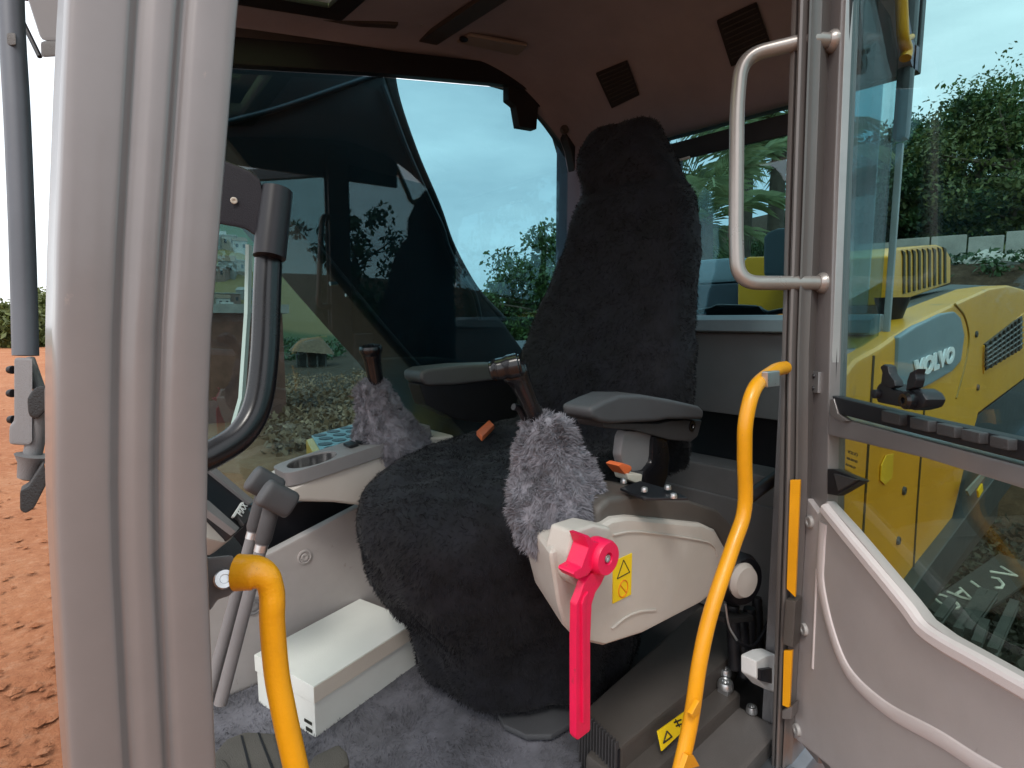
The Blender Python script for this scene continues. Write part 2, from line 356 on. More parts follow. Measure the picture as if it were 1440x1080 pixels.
def roof_patch(name, quad, m, th=.006, bev=.002):
    return slab(name, [on_roof(*q) for q in quad], (0, 0, -th), m, roof, bev)
for qd in ([(838, 102), (882, 84), (899, 131), (860, 150)], [(1008, 28), (1064, 2), (1086, 66), (1028, 91)]):
    spk = roof_patch('speaker', qd, MESHD)
    pc = [on_roof(*q, .0115) for q in qd]
    for k in range(1, 9):
        t_ = k / 9; rod('speaker_rib', pc[0].lerp(pc[3], t_).lerp(pc[1].lerp(pc[2], t_), .06), pc[0].lerp(pc[3], t_).lerp(pc[1].lerp(pc[2], t_), .94), .0012, DARKP, roof, 6)
roof_patch('trim_strip', [(715, -8), (676, -8), (567, 66), (590, 73)], DARKP, .012)
lp = roof_patch('courtesy_lamp', [(642, 55), (660, 45), (742, 60), (728, 74)], GREYP, .01, .004)
for q in ((652, 54), (702, 63)):
    lathe('lamp_switch', on_roof(*q, .012), (0, 0, -1), [(.012, 0), (.012, .004), (.009, .006), (.0005, .006)], BLACKP, roof, 16)
for q in ((503, 22), (592, 34), (565, 57)):
    bolt('screw', on_roof(*q, .002), (0, 0, -1), .006, STEEL, roof)
yh = on_roof(450, 7).y - .012
bpy.context.view_layer.update()
cut_ = box('cutter', (.22, .25, .4), (.60, yh, 1.2), BLACKP, None, 0)
for o_ in (roof, shell_):
    bmod = o_.modifiers.new('hatch_hole', 'BOOLEAN'); bmod.operation = 'DIFFERENCE'; bmod.object = cut_; bmod.solver = 'EXACT'
bpy.context.view_layer.update(); dg_ = bpy.context.evaluated_depsgraph_get()
for o_ in (roof, shell_):
    me_ = bpy.data.meshes.new_from_object(o_.evaluated_get(dg_)); o_.modifiers.clear(); o_.data = me_
bpy.data.objects.remove(cut_)
slab('roof_hatch', [(.205, .235, .822), (.615, .235, .822), (.615, yh + .015, .822), (.205, yh + .015, .822)], (0, 0, .006), G_SKY, roof, 0, smooth=False)
ring('hatch_frame', [(x, y, roofz(x) - .002) for x, y in ((.17, .20), (.65, .20), (.65, yh + .05), (.17, yh + .05))], [(x, y, roofz(x) - .002) for x, y in ((.225, .255), (.595, .255), (.595, yh - .004), (.225, yh - .004))], (0, 0, -.012), BLACKP, roof, .004)
slab('trim_strip', [on_roof(335, 16), on_roof(560, 30), on_roof(556, 36), on_roof(335, 24)], (0, 0, -.008), DARKP, roof, .002)
# bracket and knob by the far rear corner
slab('blind_bracket', [onY(a, b, .955) for a, b in ((716, 112), (780, 108), (792, 132), (772, 150), (757, 150), (755, 182), (731, 178), (726, 148), (716, 140))], (0, .03, 0), BLACKP, EX, .004)
lathe('knob', onY(793, 183, .93), (-.5, -1, 0), [(.014, 0), (.014, .008), (.010, .012), (.006, .012), (.0005, .010)], DARKP, EX, 16)
# rear wall
box('rear_panel', (1.50, .03, -.262), (1.56, .97, -.035), GREYP, EX, .006)
slab('rear_ledge', [(1.47, .03, -.03), (1.478, .03, .0), (1.50, .03, .012), (1.57, .03, .014), (1.57, .03, -.034), (1.48, .03, -.034)], (0, .94, 0), mat('ledge_grey', (.26, .30, .32), .42), EX, .004)
box('recess_panel', (1.54, .03, -.40), (1.568, .97, -.264), BLACKP, EX, .002)
box('rear_panel', (1.44, .03, -.80), (1.566, .97, -.399), GREYP, EX, .010)
box('rear_panel', (1.425, .03, -.80), (1.4385, .97, -.475), GREYP, EX, .004)
box('quarter_panel', (1.06, .02, -.80), (1.42, .055, -.06), GREYP, EX, .008)
slab('window_pane', [(1.562, .065, .016), (1.562, .94, .016), (1.562, .94, .553), (1.562, .065, .553)], (.005, 0, 0), G_SIDE, EX, 0, smooth=False)['label'] = 'tinted rear window behind the seat'
slab('window_pane', [(1.06, .02, -.06), (1.50, .02, -.06), (1.50, .02, .62), (1.06, .02, .66)], (0, .005, 0), G_QTR, EX, 0, smooth=False)['label'] = 'narrow quarter window behind the door pillar'
slab('roller_blind', [(1.545, .15, .473), (1.545, .62, .473), (1.545, .62, .527), (1.545, .15, .527)], (.012, 0, 0), BLACKP, EX, .004)
box('blind_bracket', (1.535, .575, .40), (1.555, .60, .474), BLACKP, EX, .003)
rod('blind_pull', (1.54, .545, .472), (1.54, .62, .47), .004, PRINT, EX)
tube('wiper_arm', [onX(a, b, 1.60) for a, b in ((980, 438), (998, 436), (1010, 431), (1040, 432), (1062, 433), (1080, 441), (1105, 436))], .008, BLACKP, EX, 8)
slab('wiper_arm', [onX(a, b, 1.59) for a, b in ((992, 444), (994, 434), (1008, 429), (1020, 432), (1058, 432), (1066, 430), (1080, 444))], (.02, 0, 0), BLACKP, EX, .003)
rod('quarter_strut', onY(1052, 700, .075), onY(1096, 668, .075), .012, BLACKP, EX)

# ================================================================== door
D0 = Vector((.98, -.06, 0)); DD = Vector((-.65, -.76, 0)).normalized(); DN = Vector((-.76, .65, 0)).normalized()
def dr(px, py, o=0.): return onP(px, py, D0 + DN * o, DN)
def dl(l, z, o=0.): return D0 + DD * l + Vector((0, 0, z)) + DN * o
door = bpy.data.objects.new('cab_door', None); COL.objects.link(door); door.location = D0 + Vector((0, 0, -.74)); door.parent = EX; door.matrix_parent_inverse = mpi(EX)
door['label'] = 'open cab door with two panes and a light grey lower trim'
BACK = -DN * .03
slab('door_stile', [dr(1159, -160), dr(1152, 0), dr(1142, 250), dr(1134, 500), dr(1131, 700), dr(1122, 900), dr(1114, 1030), dr(1150, 1075), dr(1158, 900), dr(1163, 700), dr(1165, 560), dr(1173, 250), dr(1183, 0), dr(1190, -160)], BACK, PAINT, door, .004)
lr = lambda px, py: (dr(px, py) - D0).dot(DD)
slab('door_stile', [dl(.86, -.72), dl(.90, -.72), dl(.88, .62), dl(.84, .62)], BACK, PAINT, door, .004)
slab('door_rail', [dl(-.06, .62), dl(.88, .62), dl(.88, .67), dl(-.08, .67)], BACK, PAINT, door, .004)
rl = [dr(1164.5, 585), dr(1175, 596), dr(1300, 634), dr(1440, 672)]; a0, a1 = dr(1163, 605), dr(1440, 684)
slab('door_rail', [dr(1164.6, 583), dr(1440, 655), dl(.858, -.125), dl(.858, -.16), dr(1440, 689), dr(1300, 645), dr(1163.5, 612)], BACK, PAINT, door, .005)
slab('door_rail', [dr(1114, 1036), dr(1140, 1047), dl(.10, -.735), dl(.855, -.735), dl(.855, -.66), dl(.05, -.66), dr(1152, 1000)], BACK * .8, PAINT_D, door, .004)
tube('door_seal', [dr(1204, -160, -.012), dr(1194, 0, -.012), dr(1184, 200, -.012), dr(1177, 400, -.012), dr(1172, 556, -.012)], .0065, RUBBER, door, 8)
slab('seal_strip', [dr(1183, -10, -.004), dr(1190, -10, -.004), dr(1168, 555, -.004), dr(1165, 555, -.004)], -DN * .012, mat('bright_seam', (.42, .41, .41), .3, .4), door, .001)
slab('window_pane', [dr(1180, 585, -.018), dl(.85, -.15, -.018), dl(.84, .625, -.018), dr(1196, -160, -.018)], -DN * .004, G_DOOR, door, 0, smooth=False)
slab('window_pane', [dr(1163, 600, -.018), dr(1160, 720, -.018), dr(1270, 860, -.018), dr(1330, 915, -.018), dr(1440, 985, -.018), dl(.85, -.40, -.018), dl(.85, -.15, -.018)], -DN * .004, G_LOW, door, 0, smooth=False)
slab('glazing_rail', [dr(1168, 556, .004), dr(1300, 588, .004), dr(1440, 619, .004), dl(.80, -.075, .004), dl(.80, -.11, .004), dr(1440, 650, .004), dr(1300, 614, .004), dr(1180, 583, .004)], -DN * .02, BLACKP, door, .004)
for q in (1253, 1293, 1330, 1365, 1405):
    y = 556 + (q - 1168) * .232
    slab('rail_lug', [dr(q - 14, y + 1, .014), dr(q + 12, y + 7, .014), dr(q + 12, y + 23, .014), dr(q - 14, y + 17, .014)], -DN * .012, DARKP, door, .002)
slab('corner_bracket', [dr(1167, 562, .006), dr(1172, 560, .006), dr(1178, 582, .006), dr(1192, 592, .006), dr(1184, 594, .006), dr(1166, 584, .006)], -DN * .01, PAINT_D, door, .002)
# window latch
lt = slab('window_latch', [dr(a, b, .03) for a, b in ((1231, 545), (1236, 538), (1250, 540), (1254, 548), (1272, 550), (1286, 546), (1296, 552), (1302, 562), (1297, 573), (1282, 577), (1262, 572), (1232, 566))], -DN * .026, BLACKP, door, .004)
slab('latch_horn', [dr(a, b, .034) for a, b in ((1238, 540), (1240, 524), (1237, 516), (1242, 512), (1248, 515), (1250, 525), (1257, 535), (1259, 543), (1252, 546))], -DN * .012, BLACKP, door, .002)
slab('latch_horn', [dr(a, b, .034) for a, b in ((1273, 550), (1275, 535), (1279, 524), (1290, 518), (1287, 526), (1288, 534), (1285, 545))], -DN * .012, BLACKP, door, .002)
lathe('latch_knob', dr(1282, 563, .03), DN, [(.011, 0), (.011, .008), (.008, .011), (.004, .011), (.0035, .008), (.0005, .008)], GLOSSB, door, 20)
lathe('latch_knob', dr(1235, 554, .03), DN, [(.006, 0), (.006, .006), (.0005, .007)], BLACKP, door, 14)
# lock pocket
slab('lock_plate', [dr(a, b, .003) for a, b in ((1163, 659), (1173, 660), (1212, 676), (1176, 697), (1163, 695))], -DN * .014, BLACKP, door, .002)
slab('lock_rib', [dr(a, b, .008) for a, b in ((1172, 666), (1204, 675), (1178, 690))], -DN * .006, DARKP, door, .001)
slab('striker_plate', [dr(a, b, .004) for a, b in ((1138, 522), (1151, 523), (1150, 553), (1137, 551))], -DN * .005, STEEL, door, .001)
for q in ((1144, 529), (1143, 546)): bolt('screw', dr(*q, .004), DN, .004, BLACKP, door)
# trim panel
rimU = [(1162, 702), (1195, 742), (1235, 790), (1278, 842), (1300, 871), (1330, 893), (1380, 921), (1440, 955), (1520, 1000)]
slab('trim_panel', [dr(1134, 700, .01), dr(1150, 722, .01), dr(1161, 704, .01)] + [dr(a, b, .01) for a, b in rimU[1:]] + [dl(.85, -.42, .01), dl(.85, -.73, .01), dl(.12, -.73, .01), dr(1166, 1078, .01), dr(1114, 1036, .01), dr(1123, 870, .01)], -DN * .016, TRIM, door, .004)
def ribbon(name, pts, w, h, m, parent, n=6):
    return sweep(name, spline(pts, n), [(-w, 0), (-w * .8, h * .7), (-w * .45, h), (w * .45, h), (w * .8, h * .7), (w, 0)], m, parent, DN, 30)
ribbon('trim_rim', [dr(a, b + 13, .009) for a, b in rimU], .0105, .010, TRIM_L, door)
ribbon('trim_ridge', [dr(a, b, .009) for a, b in ((1159, 735), (1156, 780), (1156, 822), (1171, 889), (1196, 947), (1247, 996), (1322, 1038), (1384, 1078), (1460, 1120))], .0105, .0045, TRIM_L, door)
ribbon('trim_rib', [dr(a, b, .009) for a, b in ((1150, 800), (1147, 870), (1144, 940))], .0025, .003, TRIM_L, door)
for q in ((1140, 734), (1132, 885), (1122, 1026)): bolt('trim_clip', dr(*q, .010), DN, .0105, mat('clip_grey', (.38, .37, .36), .45), door, .005)
# print on the lower pane
txt = dr(1191, 631, -.014)
for i, (s_, sz) in enumerate((('VOLVO', .0075), ('43R-001583', .0055), ('AS2 M46 E9', .005), ('DOT 24', .005))):
    text('pane_marking', s_, dr(1192 - i * 1.5, 637 + i * 8.5, -.0155), DD, (0, 0, 1), sz, INK, door, .0003)
# silver grab handle
A_, B_ = dr(1172, 58), dr(1158, 398)
tube('grab_handle', fillet([A_ + DN * .0, dr(1172, 58) + DN * .035 + Vector((0, 0, .002)), dr(1160, 64) + DN * .135 + Vector((0, 0, -.018)), dr(1158, 150) + DN * .142, dr(1156, 330) + DN * .142, dr(1157, 398) + DN * .14, B_], .035, 8), .0115, SILVER, door, 18)
for q in (A_, B_): lathe('handle_boss', q - DN * .002, DN, [(.017, 0), (.017, .006), (.013, .012), (.0005, .012)], SILVER, door, 20)
# yellow reflectors on the pillar's edge
slab('reflector_strip', [onX(a, b, .953) for a, b in ((1111, 675), (1125, 675), (1118, 840), (1106, 828))], (.006, 0, 0), YELLOW, EX, .001)
slab('reflector_strip', [onX(a, b, .953) for a, b in ((1102, 915), (1114, 915), (1110, 996), (1100, 992))], (.006, 0, 0), YELLOW, EX, .001)
slab('hinge_block', [onX(a, b, .948) for a, b in ((1104, 843), (1119, 846), (1115, 912), (1100, 906))], (.03, 0, 0), BROWNP, EX, .003)
slab('hinge_block', [onX(a, b, .948) for a, b in ((1099, 1000), (1114, 993), (1113, 1012), (1099, 1012))], (.03, 0, 0), PAINT_D, EX, .003)

# ================================================================== yellow rails
pts = [onY(a, b, .0) for a, b in ((1104, 517), (1088, 522))] + [onY(a, b, -.005) for a, b in ((1062, 545), (1049, 590), (1047, 640), (1047, 715), (1030, 770), (1000, 860), (984, 930), (972, 1010), (957, 1080), (950, 1110))]
r1 = tube('grab_rail', spline(pts, 6), .0108, YELLOW, EX, 18); r1['label'] = 'long curved yellow grab rail beside the rear pillar'
slab('rail_bracket', [onY(a, b, -.018) for a, b in ((1080, 523), (1097, 521), (1097, 543), (1080, 545))], (0, .01, 0), STEEL, r1, .002)
slab('rail_tab', [onY(a, b, -.018) for a, b in ((984, 985), (973, 1005), (975, 1012), (986, 1000))], (0, .008, 0), YELLOW, r1, .002)
slab('rail_tab', [onY(a, b, -.018) for a, b in ((968, 1062), (976, 1062), (985, 1078), (960, 1084))], (0, .008, 0), YELLOW, r1, .002)
def at_depth(px, py, t): return CAM + ray(px, py) * t
pts = [at_depth(332, 806, .425), at_depth(352, 806, .425), at_depth(378, 803, .427), at_depth(368, 860, .43), at_depth(383, 930, .435), at_depth(404, 1040, .44), at_depth(424, 1140, .445)]
p2 = fillet(pts[1:3] + [at_depth(362, 850, .43)] , .01)
path = [at_depth(a, b, t) for a, b, t in ((334, 805, .425), (342, 805, .425), (353, 805, .425), (366, 807, .426), (377, 816, .427), (382, 832, .428), (383, 850, .428), (383, 876, .43), (389, 946, .435), (399, 1000, .437), (410, 1052, .44), (428, 1130, .445))]
r2 = tube('grab_rail', spline(path, 5), .0090, YELLOW, EX, 20, [float(np.interp(k, [0, 12, 22, 60], [1.5, 1.42, 1.02, 1.0])) for k in range(56)])
r2['label'] = 'short thick yellow grab rail bolted to the front pillar'
slab('rail_bracket', [at_depth(a, b, .42) for a, b in ((285, 784), (328, 780), (333, 800), (333, 828), (324, 838), (306, 843), (297, 858), (285, 862))], ray(300, 810) * .02, PAINT, r2, .003)
bolt('bolt', at_depth(316, 814, .418), -ray(316, 814), .0075, STEEL, r2, .004)
# black inner grab bar with its cap
path = [at_depth(382, 270, .60), at_depth(376, 400, .585), at_depth(372, 500, .575), at_depth(362, 570, .565), at_depth(338, 612, .55), at_depth(296, 640, .53), at_depth(270, 648, .52)]
gb = tube('inner_grab_bar', spline(path, 8), .0135, GLOSSB, EX, 20)
tube('bar_collar', [at_depth(389, 268, .59), at_depth(379, 362, .58)], .0158, mat('collar_black', (.012, .012, .016), .4, spec=.4), gb, 20)
slab('bar_cap', [at_depth(a, b, .575) for a, b in ((290, 222), (318, 226), (352, 240), (366, 252), (371, 275), (372, 300), (375, 336), (362, 334), (345, 322), (325, 318), (290, 312))], ray(340, 280) * .05, mat('cap_black', (.010, .009, .014), .6, 0, .2, 8, .2, 900, spec=.25), gb, .006)
bolt('screw', at_depth(329, 282, .572), -ray(329, 282), .0034, CREAMB, gb)
sweep('glass_edge', [at_depth(350, 345, .66), at_depth(348, 440, .66), at_depth(340, 560, .65), at_depth(326, 610, .645)], [(-.0045, -.002), (.0045, -.002), (.0045, .002), (-.0045, .002)], mat('glass_edge', (.42, .58, .54), .2), gb, DN)
# front work lamp and wiper outside the front pillar
wl = slab('work_lamp', [at_depth(a, b, .75) for a, b in ((20, -60), (110, -60), (90, 58), (58, 58))], ray(60, 0) * .05, PAINT_D, EX, .006)
slab('lamp_foot', [at_depth(a, b, .74) for a, b in ((57, 58), (91, 56), (88, 79), (58, 81))], ray(60, 60) * .08, BROWNP, wl, .004)
rod('lamp_stay', at_depth(22, 10, .76), at_depth(56, 80, .76), .003, BLACKP, wl)
wp = tube('wiper_arm', spline([at_depth(a, b, .55) for a, b in ((14, -60), (17, 40), (24, 160), (30, 300), (34, 420), (36, 500))], 4), .0105, mat('arm_grey', (.12, .13, .15), .4, .1), EX, 14)
slab('arm_clip', [at_depth(a, b, .54) for a, b in ((5, 46), (22, 46), (23, 64), (5, 64))], ray(14, 55) * .03, BROWNP, wp, .002)
slab('arm_box', [at_depth(a, b, .535) for a, b in ((20, 502), (46, 503), (46, 620), (42, 627), (13, 625), (13, 600), (20, 592))], ray(30, 560) * .04, GREYP, wp, .004)
for q in ((18, 520), (18, 553), (19, 590)): bolt('bolt', at_depth(*q, .55), -RT, .004, BLACKP, wp, .004)
rod('stay_rod', at_depth(41, 505, .58), at_depth(60, 560, .57), .005, GREYP, wp)
tube('stay_rod', spline([at_depth(58, 570, .545), at_depth(52, 610, .545), at_depth(40, 665, .545)], 5), .0075, GREYP, wp, 12)
lathe('stay_cone', at_depth(46, 640, .54), at_depth(38, 676, .54) - at_depth(46, 640, .54), [(.014, 0), (.010, .008), (.008, .022), (.004, .024)], GREYP, wp, 14)
for poly in (((38, 560), (48, 545), (66, 540), (66, 575), (52, 590), (40, 584)), ((28, 690), (40, 684), (62, 650), (66, 680), (48, 715), (36, 723), (28, 718))):
    slab('stop_pad', [at_depth(a, b, .50) for a, b in poly], ray(50, 600) * .04, RUBBER, wp, .004)
slab('seal_strip', [at_depth(a, b, .47) for a, b in ((62, 545), (80, 540), (80, 740), (66, 735))], ray(70, 640) * .04, mat('hem_brown', (.10, .085, .08), .5), wp, .002)

# ================================================================== sill, covers, pedals, levers, monitor
# heater cover under the console: sloping dark box with a louvred front
tp = [onZ(a, b, -.70) for a, b in ((818, 1000), (872, 1052), (1026, 925), (1045, 880), (985, 850))]
cov = slab('heater_cover', [(p.x, p.y, -.70) for p in tp], (0, 0, -.10), BROWNP, EX, .010)
e0, e1 = Vector((tp[0].x, tp[0].y, 0)), Vector((tp[1].x, tp[1].y, 0)); out_ = Vector((e1.y - e0.y, e0.x - e1.x, 0)).normalized()
if out_.dot(CAM - e0) < 0: out_ = -out_
bk = slab('vent_core', [e0 + out_ * .003 + Vector((0, 0, -.703)), e1 + out_ * .003 + Vector((0, 0, -.703)), e1 + out_ * .003 + Vector((0, 0, -.798)), e0 + out_ * .003 + Vector((0, 0, -.798))], -out_ * .004, BLACKP, cov, 0)
nsl = 13
for i in range(nsl):
    c = e0.lerp(e1, (i + .5) / nsl); dx = (e1 - e0) / nsl * .2
    slab('vent_slat', [c - dx + Vector((0, 0, -.690)), c + dx + Vector((0, 0, -.690)), c + dx + Vector((0, 0, -.795)), c - dx + Vector((0, 0, -.795))], out_ * .008, DARKP, cov, .001)
box('sill_plate', (.60, .012, -.86), (1.06, .135, -.775), mat('sill_plastic', (.13, .12, .115), .38, 0, .1, 5, .3, 900), EX, .012)
sp = EX.children[-1]
box('sill_step', (.70, .095, -.80), (1.06, .20, -.745), BROWNP, EX, .010)
for q in ((1020, 966, -.735, .016), (1020, 948, -.725, .012), (1057, 1001, -.772, .011)):
    p = onZ(q[0], q[1], q[2]); bolt('bolt', p, (0, 0, 1), q[3], STEEL, sp, .012)
    box('washer_pad', (p.x - q[3] * .7, p.y - q[3] * .7, -.80), (p.x + q[3] * .7, p.y + q[3] * .7, q[2] + .001), STEEL if q[1] < 1000 else BROWNP, sp, .002)
sweep('threshold', [(.30, -.022, -.80), (1.10, -.022, -.80)], [(-.04, -.05), (.036, -.05), (.036, .005), (.030, .016), (.010, .020), (-.02, .006), (-.04, -.01)], SILL, EX, (0, 0, 1), 30)
box('threshold_skirt', (.30, -.075, -1.2), (1.6, .0, -.858), SILL, EX, .01)
st = [onY(a, b, .02) for a, b in ((925, 1028), (958, 1001), (962, 1022), (930, 1056))]
sv = slab('warning_sticker', [onZ(a, b, -.742) if False else onP(a, b, Vector((.8, .09, -.75)), Vector((0, -1, .35)).normalized()) for a, b in ((925, 1028), (964, 1000), (969, 1020), (931, 1056))], Vector((0, .002, -.001)), STICK, sp, 0)
nn = Vector((0, -1, .35)).normalized(); pl0 = Vector((.8, .0885, -.7495))
def sp_(a, b): return onP(a, b, pl0, nn)
for a, b in (((933, 1045), (938, 1028)), ((938, 1028), (945, 1036)), ((945, 1036), (933, 1045)), ((948, 1016), (958, 1012)), ((950, 1012), (956, 1022)), ((951, 1021), (959, 1018))):
    rod('sticker_line', sp_(*a), sp_(*b), .0012, INK, sv, 6)
# black hose bundle and cap behind the console
hb = lathe('hose_boot', onY(1042, 815, .10), (-.25, -1, .05), [(.050, -.05), (.052, .0), (.045, .012), (.0005, .014)], BLACKP, EX, 24)
lathe('boot_cap', onY(1041, 815, .085), (-.25, -1, .05), [(.032, 0), (.034, .006), (.028, .016), (.0005, .020)], CREAM, hb, 24)
for i, (a, b, c, d, r_) in enumerate(((1030, 850, 1034, 940, .012), (1042, 860, 1046, 952, .013), (1054, 855, 1056, 958, .012), (1064, 840, 1070, 950, .010))):
    p0, p1 = onY(a, b, .12 + .01 * (i % 2)), onY(c, d, .11)
    path = [p0.lerp(p1, k / 26) for k in range(27)]
    tube('corrugated_hose', path, r_, BLACKP, hb, 12, [1 + .13 * (k % 2) for k in range(27)])
tube('hose_cable', spline([onY(a, b, .085) for a, b in ((1022, 865), (1028, 890), (1042, 905), (1060, 908), (1076, 885), (1082, 868))], 6), .004, PRINT if False else BLACKP, hb, 8)
tube('hose_cable', spline([onY(a, b, .08) for a, b in ((1020, 850), (1025, 880), (1036, 900))], 6), .0022, STEEL, hb, 8)
slab('hose_clamp', [onY(a, b, .09) for a, b in ((1022, 870), (1060, 866), (1060, 874), (1022, 878))], (0, .03, 0), RUBBER, hb, .002)
lc = slab('lock_catch', [onY(a, b, .03) for a, b in ((1064, 930), (1080, 922), (1092, 920), (1092, 975), (1078, 970), (1064, 955))], (0, .03, 0), PRINT, EX, .004)
slab('catch_slot', [onY(a, b, .024) for a, b in ((1070, 942), (1086, 940), (1086, 962), (1070, 958))], (0, .008, 0), BLACKP, lc, .002)

# travel levers with rubber grips
def lever(top, bot, pad, yy):
    a, b = onY(*top, yy), onY(*bot, yy)
    s_ = rod('travel_lever', a, b, .009, GREYP, EX)
    lathe('lever_collar', a.lerp(b, .02), (b - a), [(.012, 0), (.012, .05), (.010, .056)], GREYM, s_, 16)
    lathe('lever_nut', a.lerp(b, .02) + (b - a).normalized() * .058, (b - a), [(.0095, 0), (.0095, .010)], STEEL, s_, 12)
    p0, p1 = onY(*pad[0], yy - .01), onY(*pad[1], yy - .012)
    sweep('lever_grip', spline([p0, p0.lerp(p1, .12), p0.lerp(p1, .5), p0.lerp(p1, .88), p1], 3), sup(0, 0, .013, .0205, 3, 24), GREYM, s_, (0, 0, 1), 50,
          [.45, .78, .93] + [1.0] * 7 + [.93, .8, .5])
    return s_
lever((372, 690), (292, 985), ((352, 670), (392, 692)), .50)
lever((384, 706), (310, 990), ((368, 690), (412, 712)), .46)
# pedals
pd = slab('pedal', [onZ(a, b, -.70) for a, b in ((300, 1060), (318, 1038), (345, 1028), (388, 1030), (402, 1085), (300, 1100))], (0, 0, -.02), mat('pedal_rubber', (.075, .07, .062), .7, 0, .15, 10, .4, 500), EX, .006)
for a, b in (((338, 1034), (350, 1082)), ((362, 1030), (382, 1082)), ((386, 1030), (404, 1080))):
    slab('pedal_groove', [onZ(a[0], a[1], -.6985), onZ(a[0] + 3, a[1], -.6985), onZ(b[0] + 4, b[1], -.6985), onZ(b[0], b[1], -.6985)], (0, 0, -.003), BLACKP, pd, 0)
slab('pedal', [onZ(a, b, -.70) for a, b in ((432, 1078), (440, 1062), (476, 1045), (488, 1056), (492, 1072), (470, 1092), (436, 1096))], (0, 0, -.02), MATS['pedal_rubber'], EX, .006)
slab('pedal', [onZ(a, b, -.695) for a, b in ((292, 1066), (316, 1066), (330, 1090), (292, 1100))], (0, 0, -.02), MATS['pedal_rubber'], EX, .006)
# monitor by the front pillar
mpl = Vector((.30, .62, -.36)); mnn = Vector((.55, -.55, .62)).normalized()
def mo(a, b, o=0): return onP(a, b, mpl + mnn * o, mnn)
mon = slab('monitor', [mo(a, b) for a, b in ((285, 655), (296, 660), (352, 708), (344, 740), (330, 752), (285, 705))], -mnn * .03, BLACKP, EX, .004)
slab('monitor_bezel', [mo(a, b, .006) for a, b in ((285, 648), (303, 657), (358, 704), (352, 708), (296, 663), (285, 658))], -mnn * .012, GREYP, mon, .001)
slab('monitor_bezel', [mo(a, b, .006) for a, b in ((285, 700), (294, 704), (337, 742), (332, 748), (285, 712))], -mnn * .012, GREYP, mon, .001)
slab('monitor_key', [mo(a, b, .008) for a, b in ((331, 722), (342, 706), (354, 722), (344, 738))], -mnn * .008, DARKP, mon, .002)
slab('key_edge', [mo(a, b, .010) for a, b in ((327, 726), (340, 706), (343, 706), (330, 727))], -mnn * .004, PRINT, mon, 0)
text('key_lettering', 'MAX', mo(340, 727, .0095), mo(348, 712, .01) - mo(340, 727, .01), mo(332, 722, .01) - mo(340, 727, .01), .016, PRINT, mon, .0005)
sw = slab('switch_box', [mo(a, b, -.02) for a, b in ((285, 708), (330, 745), (330, 754), (318, 763), (296, 758), (285, 752))], -mnn * .04, CREAM, EX, .006)
for i in range(3): slab('switch_slot', [mo(a, b + i * 5, -.018) for a, b in ((293, 716), (303, 724), (303, 726), (293, 718))], -mnn * .003, DARKP, sw, 0)
slab('front_console', [mo(a, b, -.08) for a, b in ((285, 745), (330, 752), (348, 775), (352, 800), (285, 800))], -mnn * .05, GREYM, EX, .008)

# ================================================================== seat
ST = tag(empty('operator_seat', (.8, .52, -.80)), 'grey suspension seat with armrests and joystick consoles under the black cover', 'seat')
box('seat_base', (.70, .37, -.803), (1.05, .72, -.74), BLACKP, ST, .02)
slab('base_plate', [onZ(a, b, -.772) for a, b in ((700, 1003), (708, 1018), (740, 1033), (775, 1033), (812, 1012), (850, 990), (780, 960))], (0, 0, -.012), GREYM, ST, .004)
box('seat_frame', (.68, .36, -.735), (1.05, .68, -.42), BLACKP, ST, .03)
def armrest(y0, y1, poly, yy, nm):
    pts = [onY(a, b, yy) for a, b in poly]
    return slab('armrest', [(p.x, y0, p.z) for p in pts], (0, y1 - y0, 0), GREYM, ST, .014, seg=4)
armL = armrest(.20, .265, ((830, 574), (838, 570), (852, 563), (872, 555), (905, 555), (945, 562), (984, 571), (991, 578), (989, 590), (940, 590), (925, 593), (860, 596), (845, 594), (832, 588)), .20, 'L')
armL['label'] = 'near dark grey armrest with a rounded tip'
a2 = [onY(a, b, .215) for a, b in ((845, 592), (925, 594), (942, 590), (986, 589), (980, 612), (970, 620), (940, 617), (890, 603), (848, 600))]
slab('armrest_bracket', [(p.x, .212, p.z - .002) for p in a2], (0, .06, 0), DARKP, armL, .004)
lathe('armrest_bolt', onY(972, 599, .213), (0, -1, 0), [(.011, 0), (.011, .003), (.006, .003), (.005, .001), (.0005, .001)], GLOSSB, armL, 16)
armR = armrest(.80, .885, ((592, 523), (604, 518), (650, 513), (705, 511), (740, 515), (740, 530), (690, 536), (640, 542), (602, 543), (592, 535)), .80, 'R')
armR['label'] = 'far armrest beyond the seat'
slab('armrest_bracket', [(p.x, .81, p.z) for p in [onY(a, b, .81) for a, b in ((590, 540), (735, 528), (735, 590), (690, 596), (640, 590), (600, 570))]], (0, .06, 0), BLACKP, armR, .006)
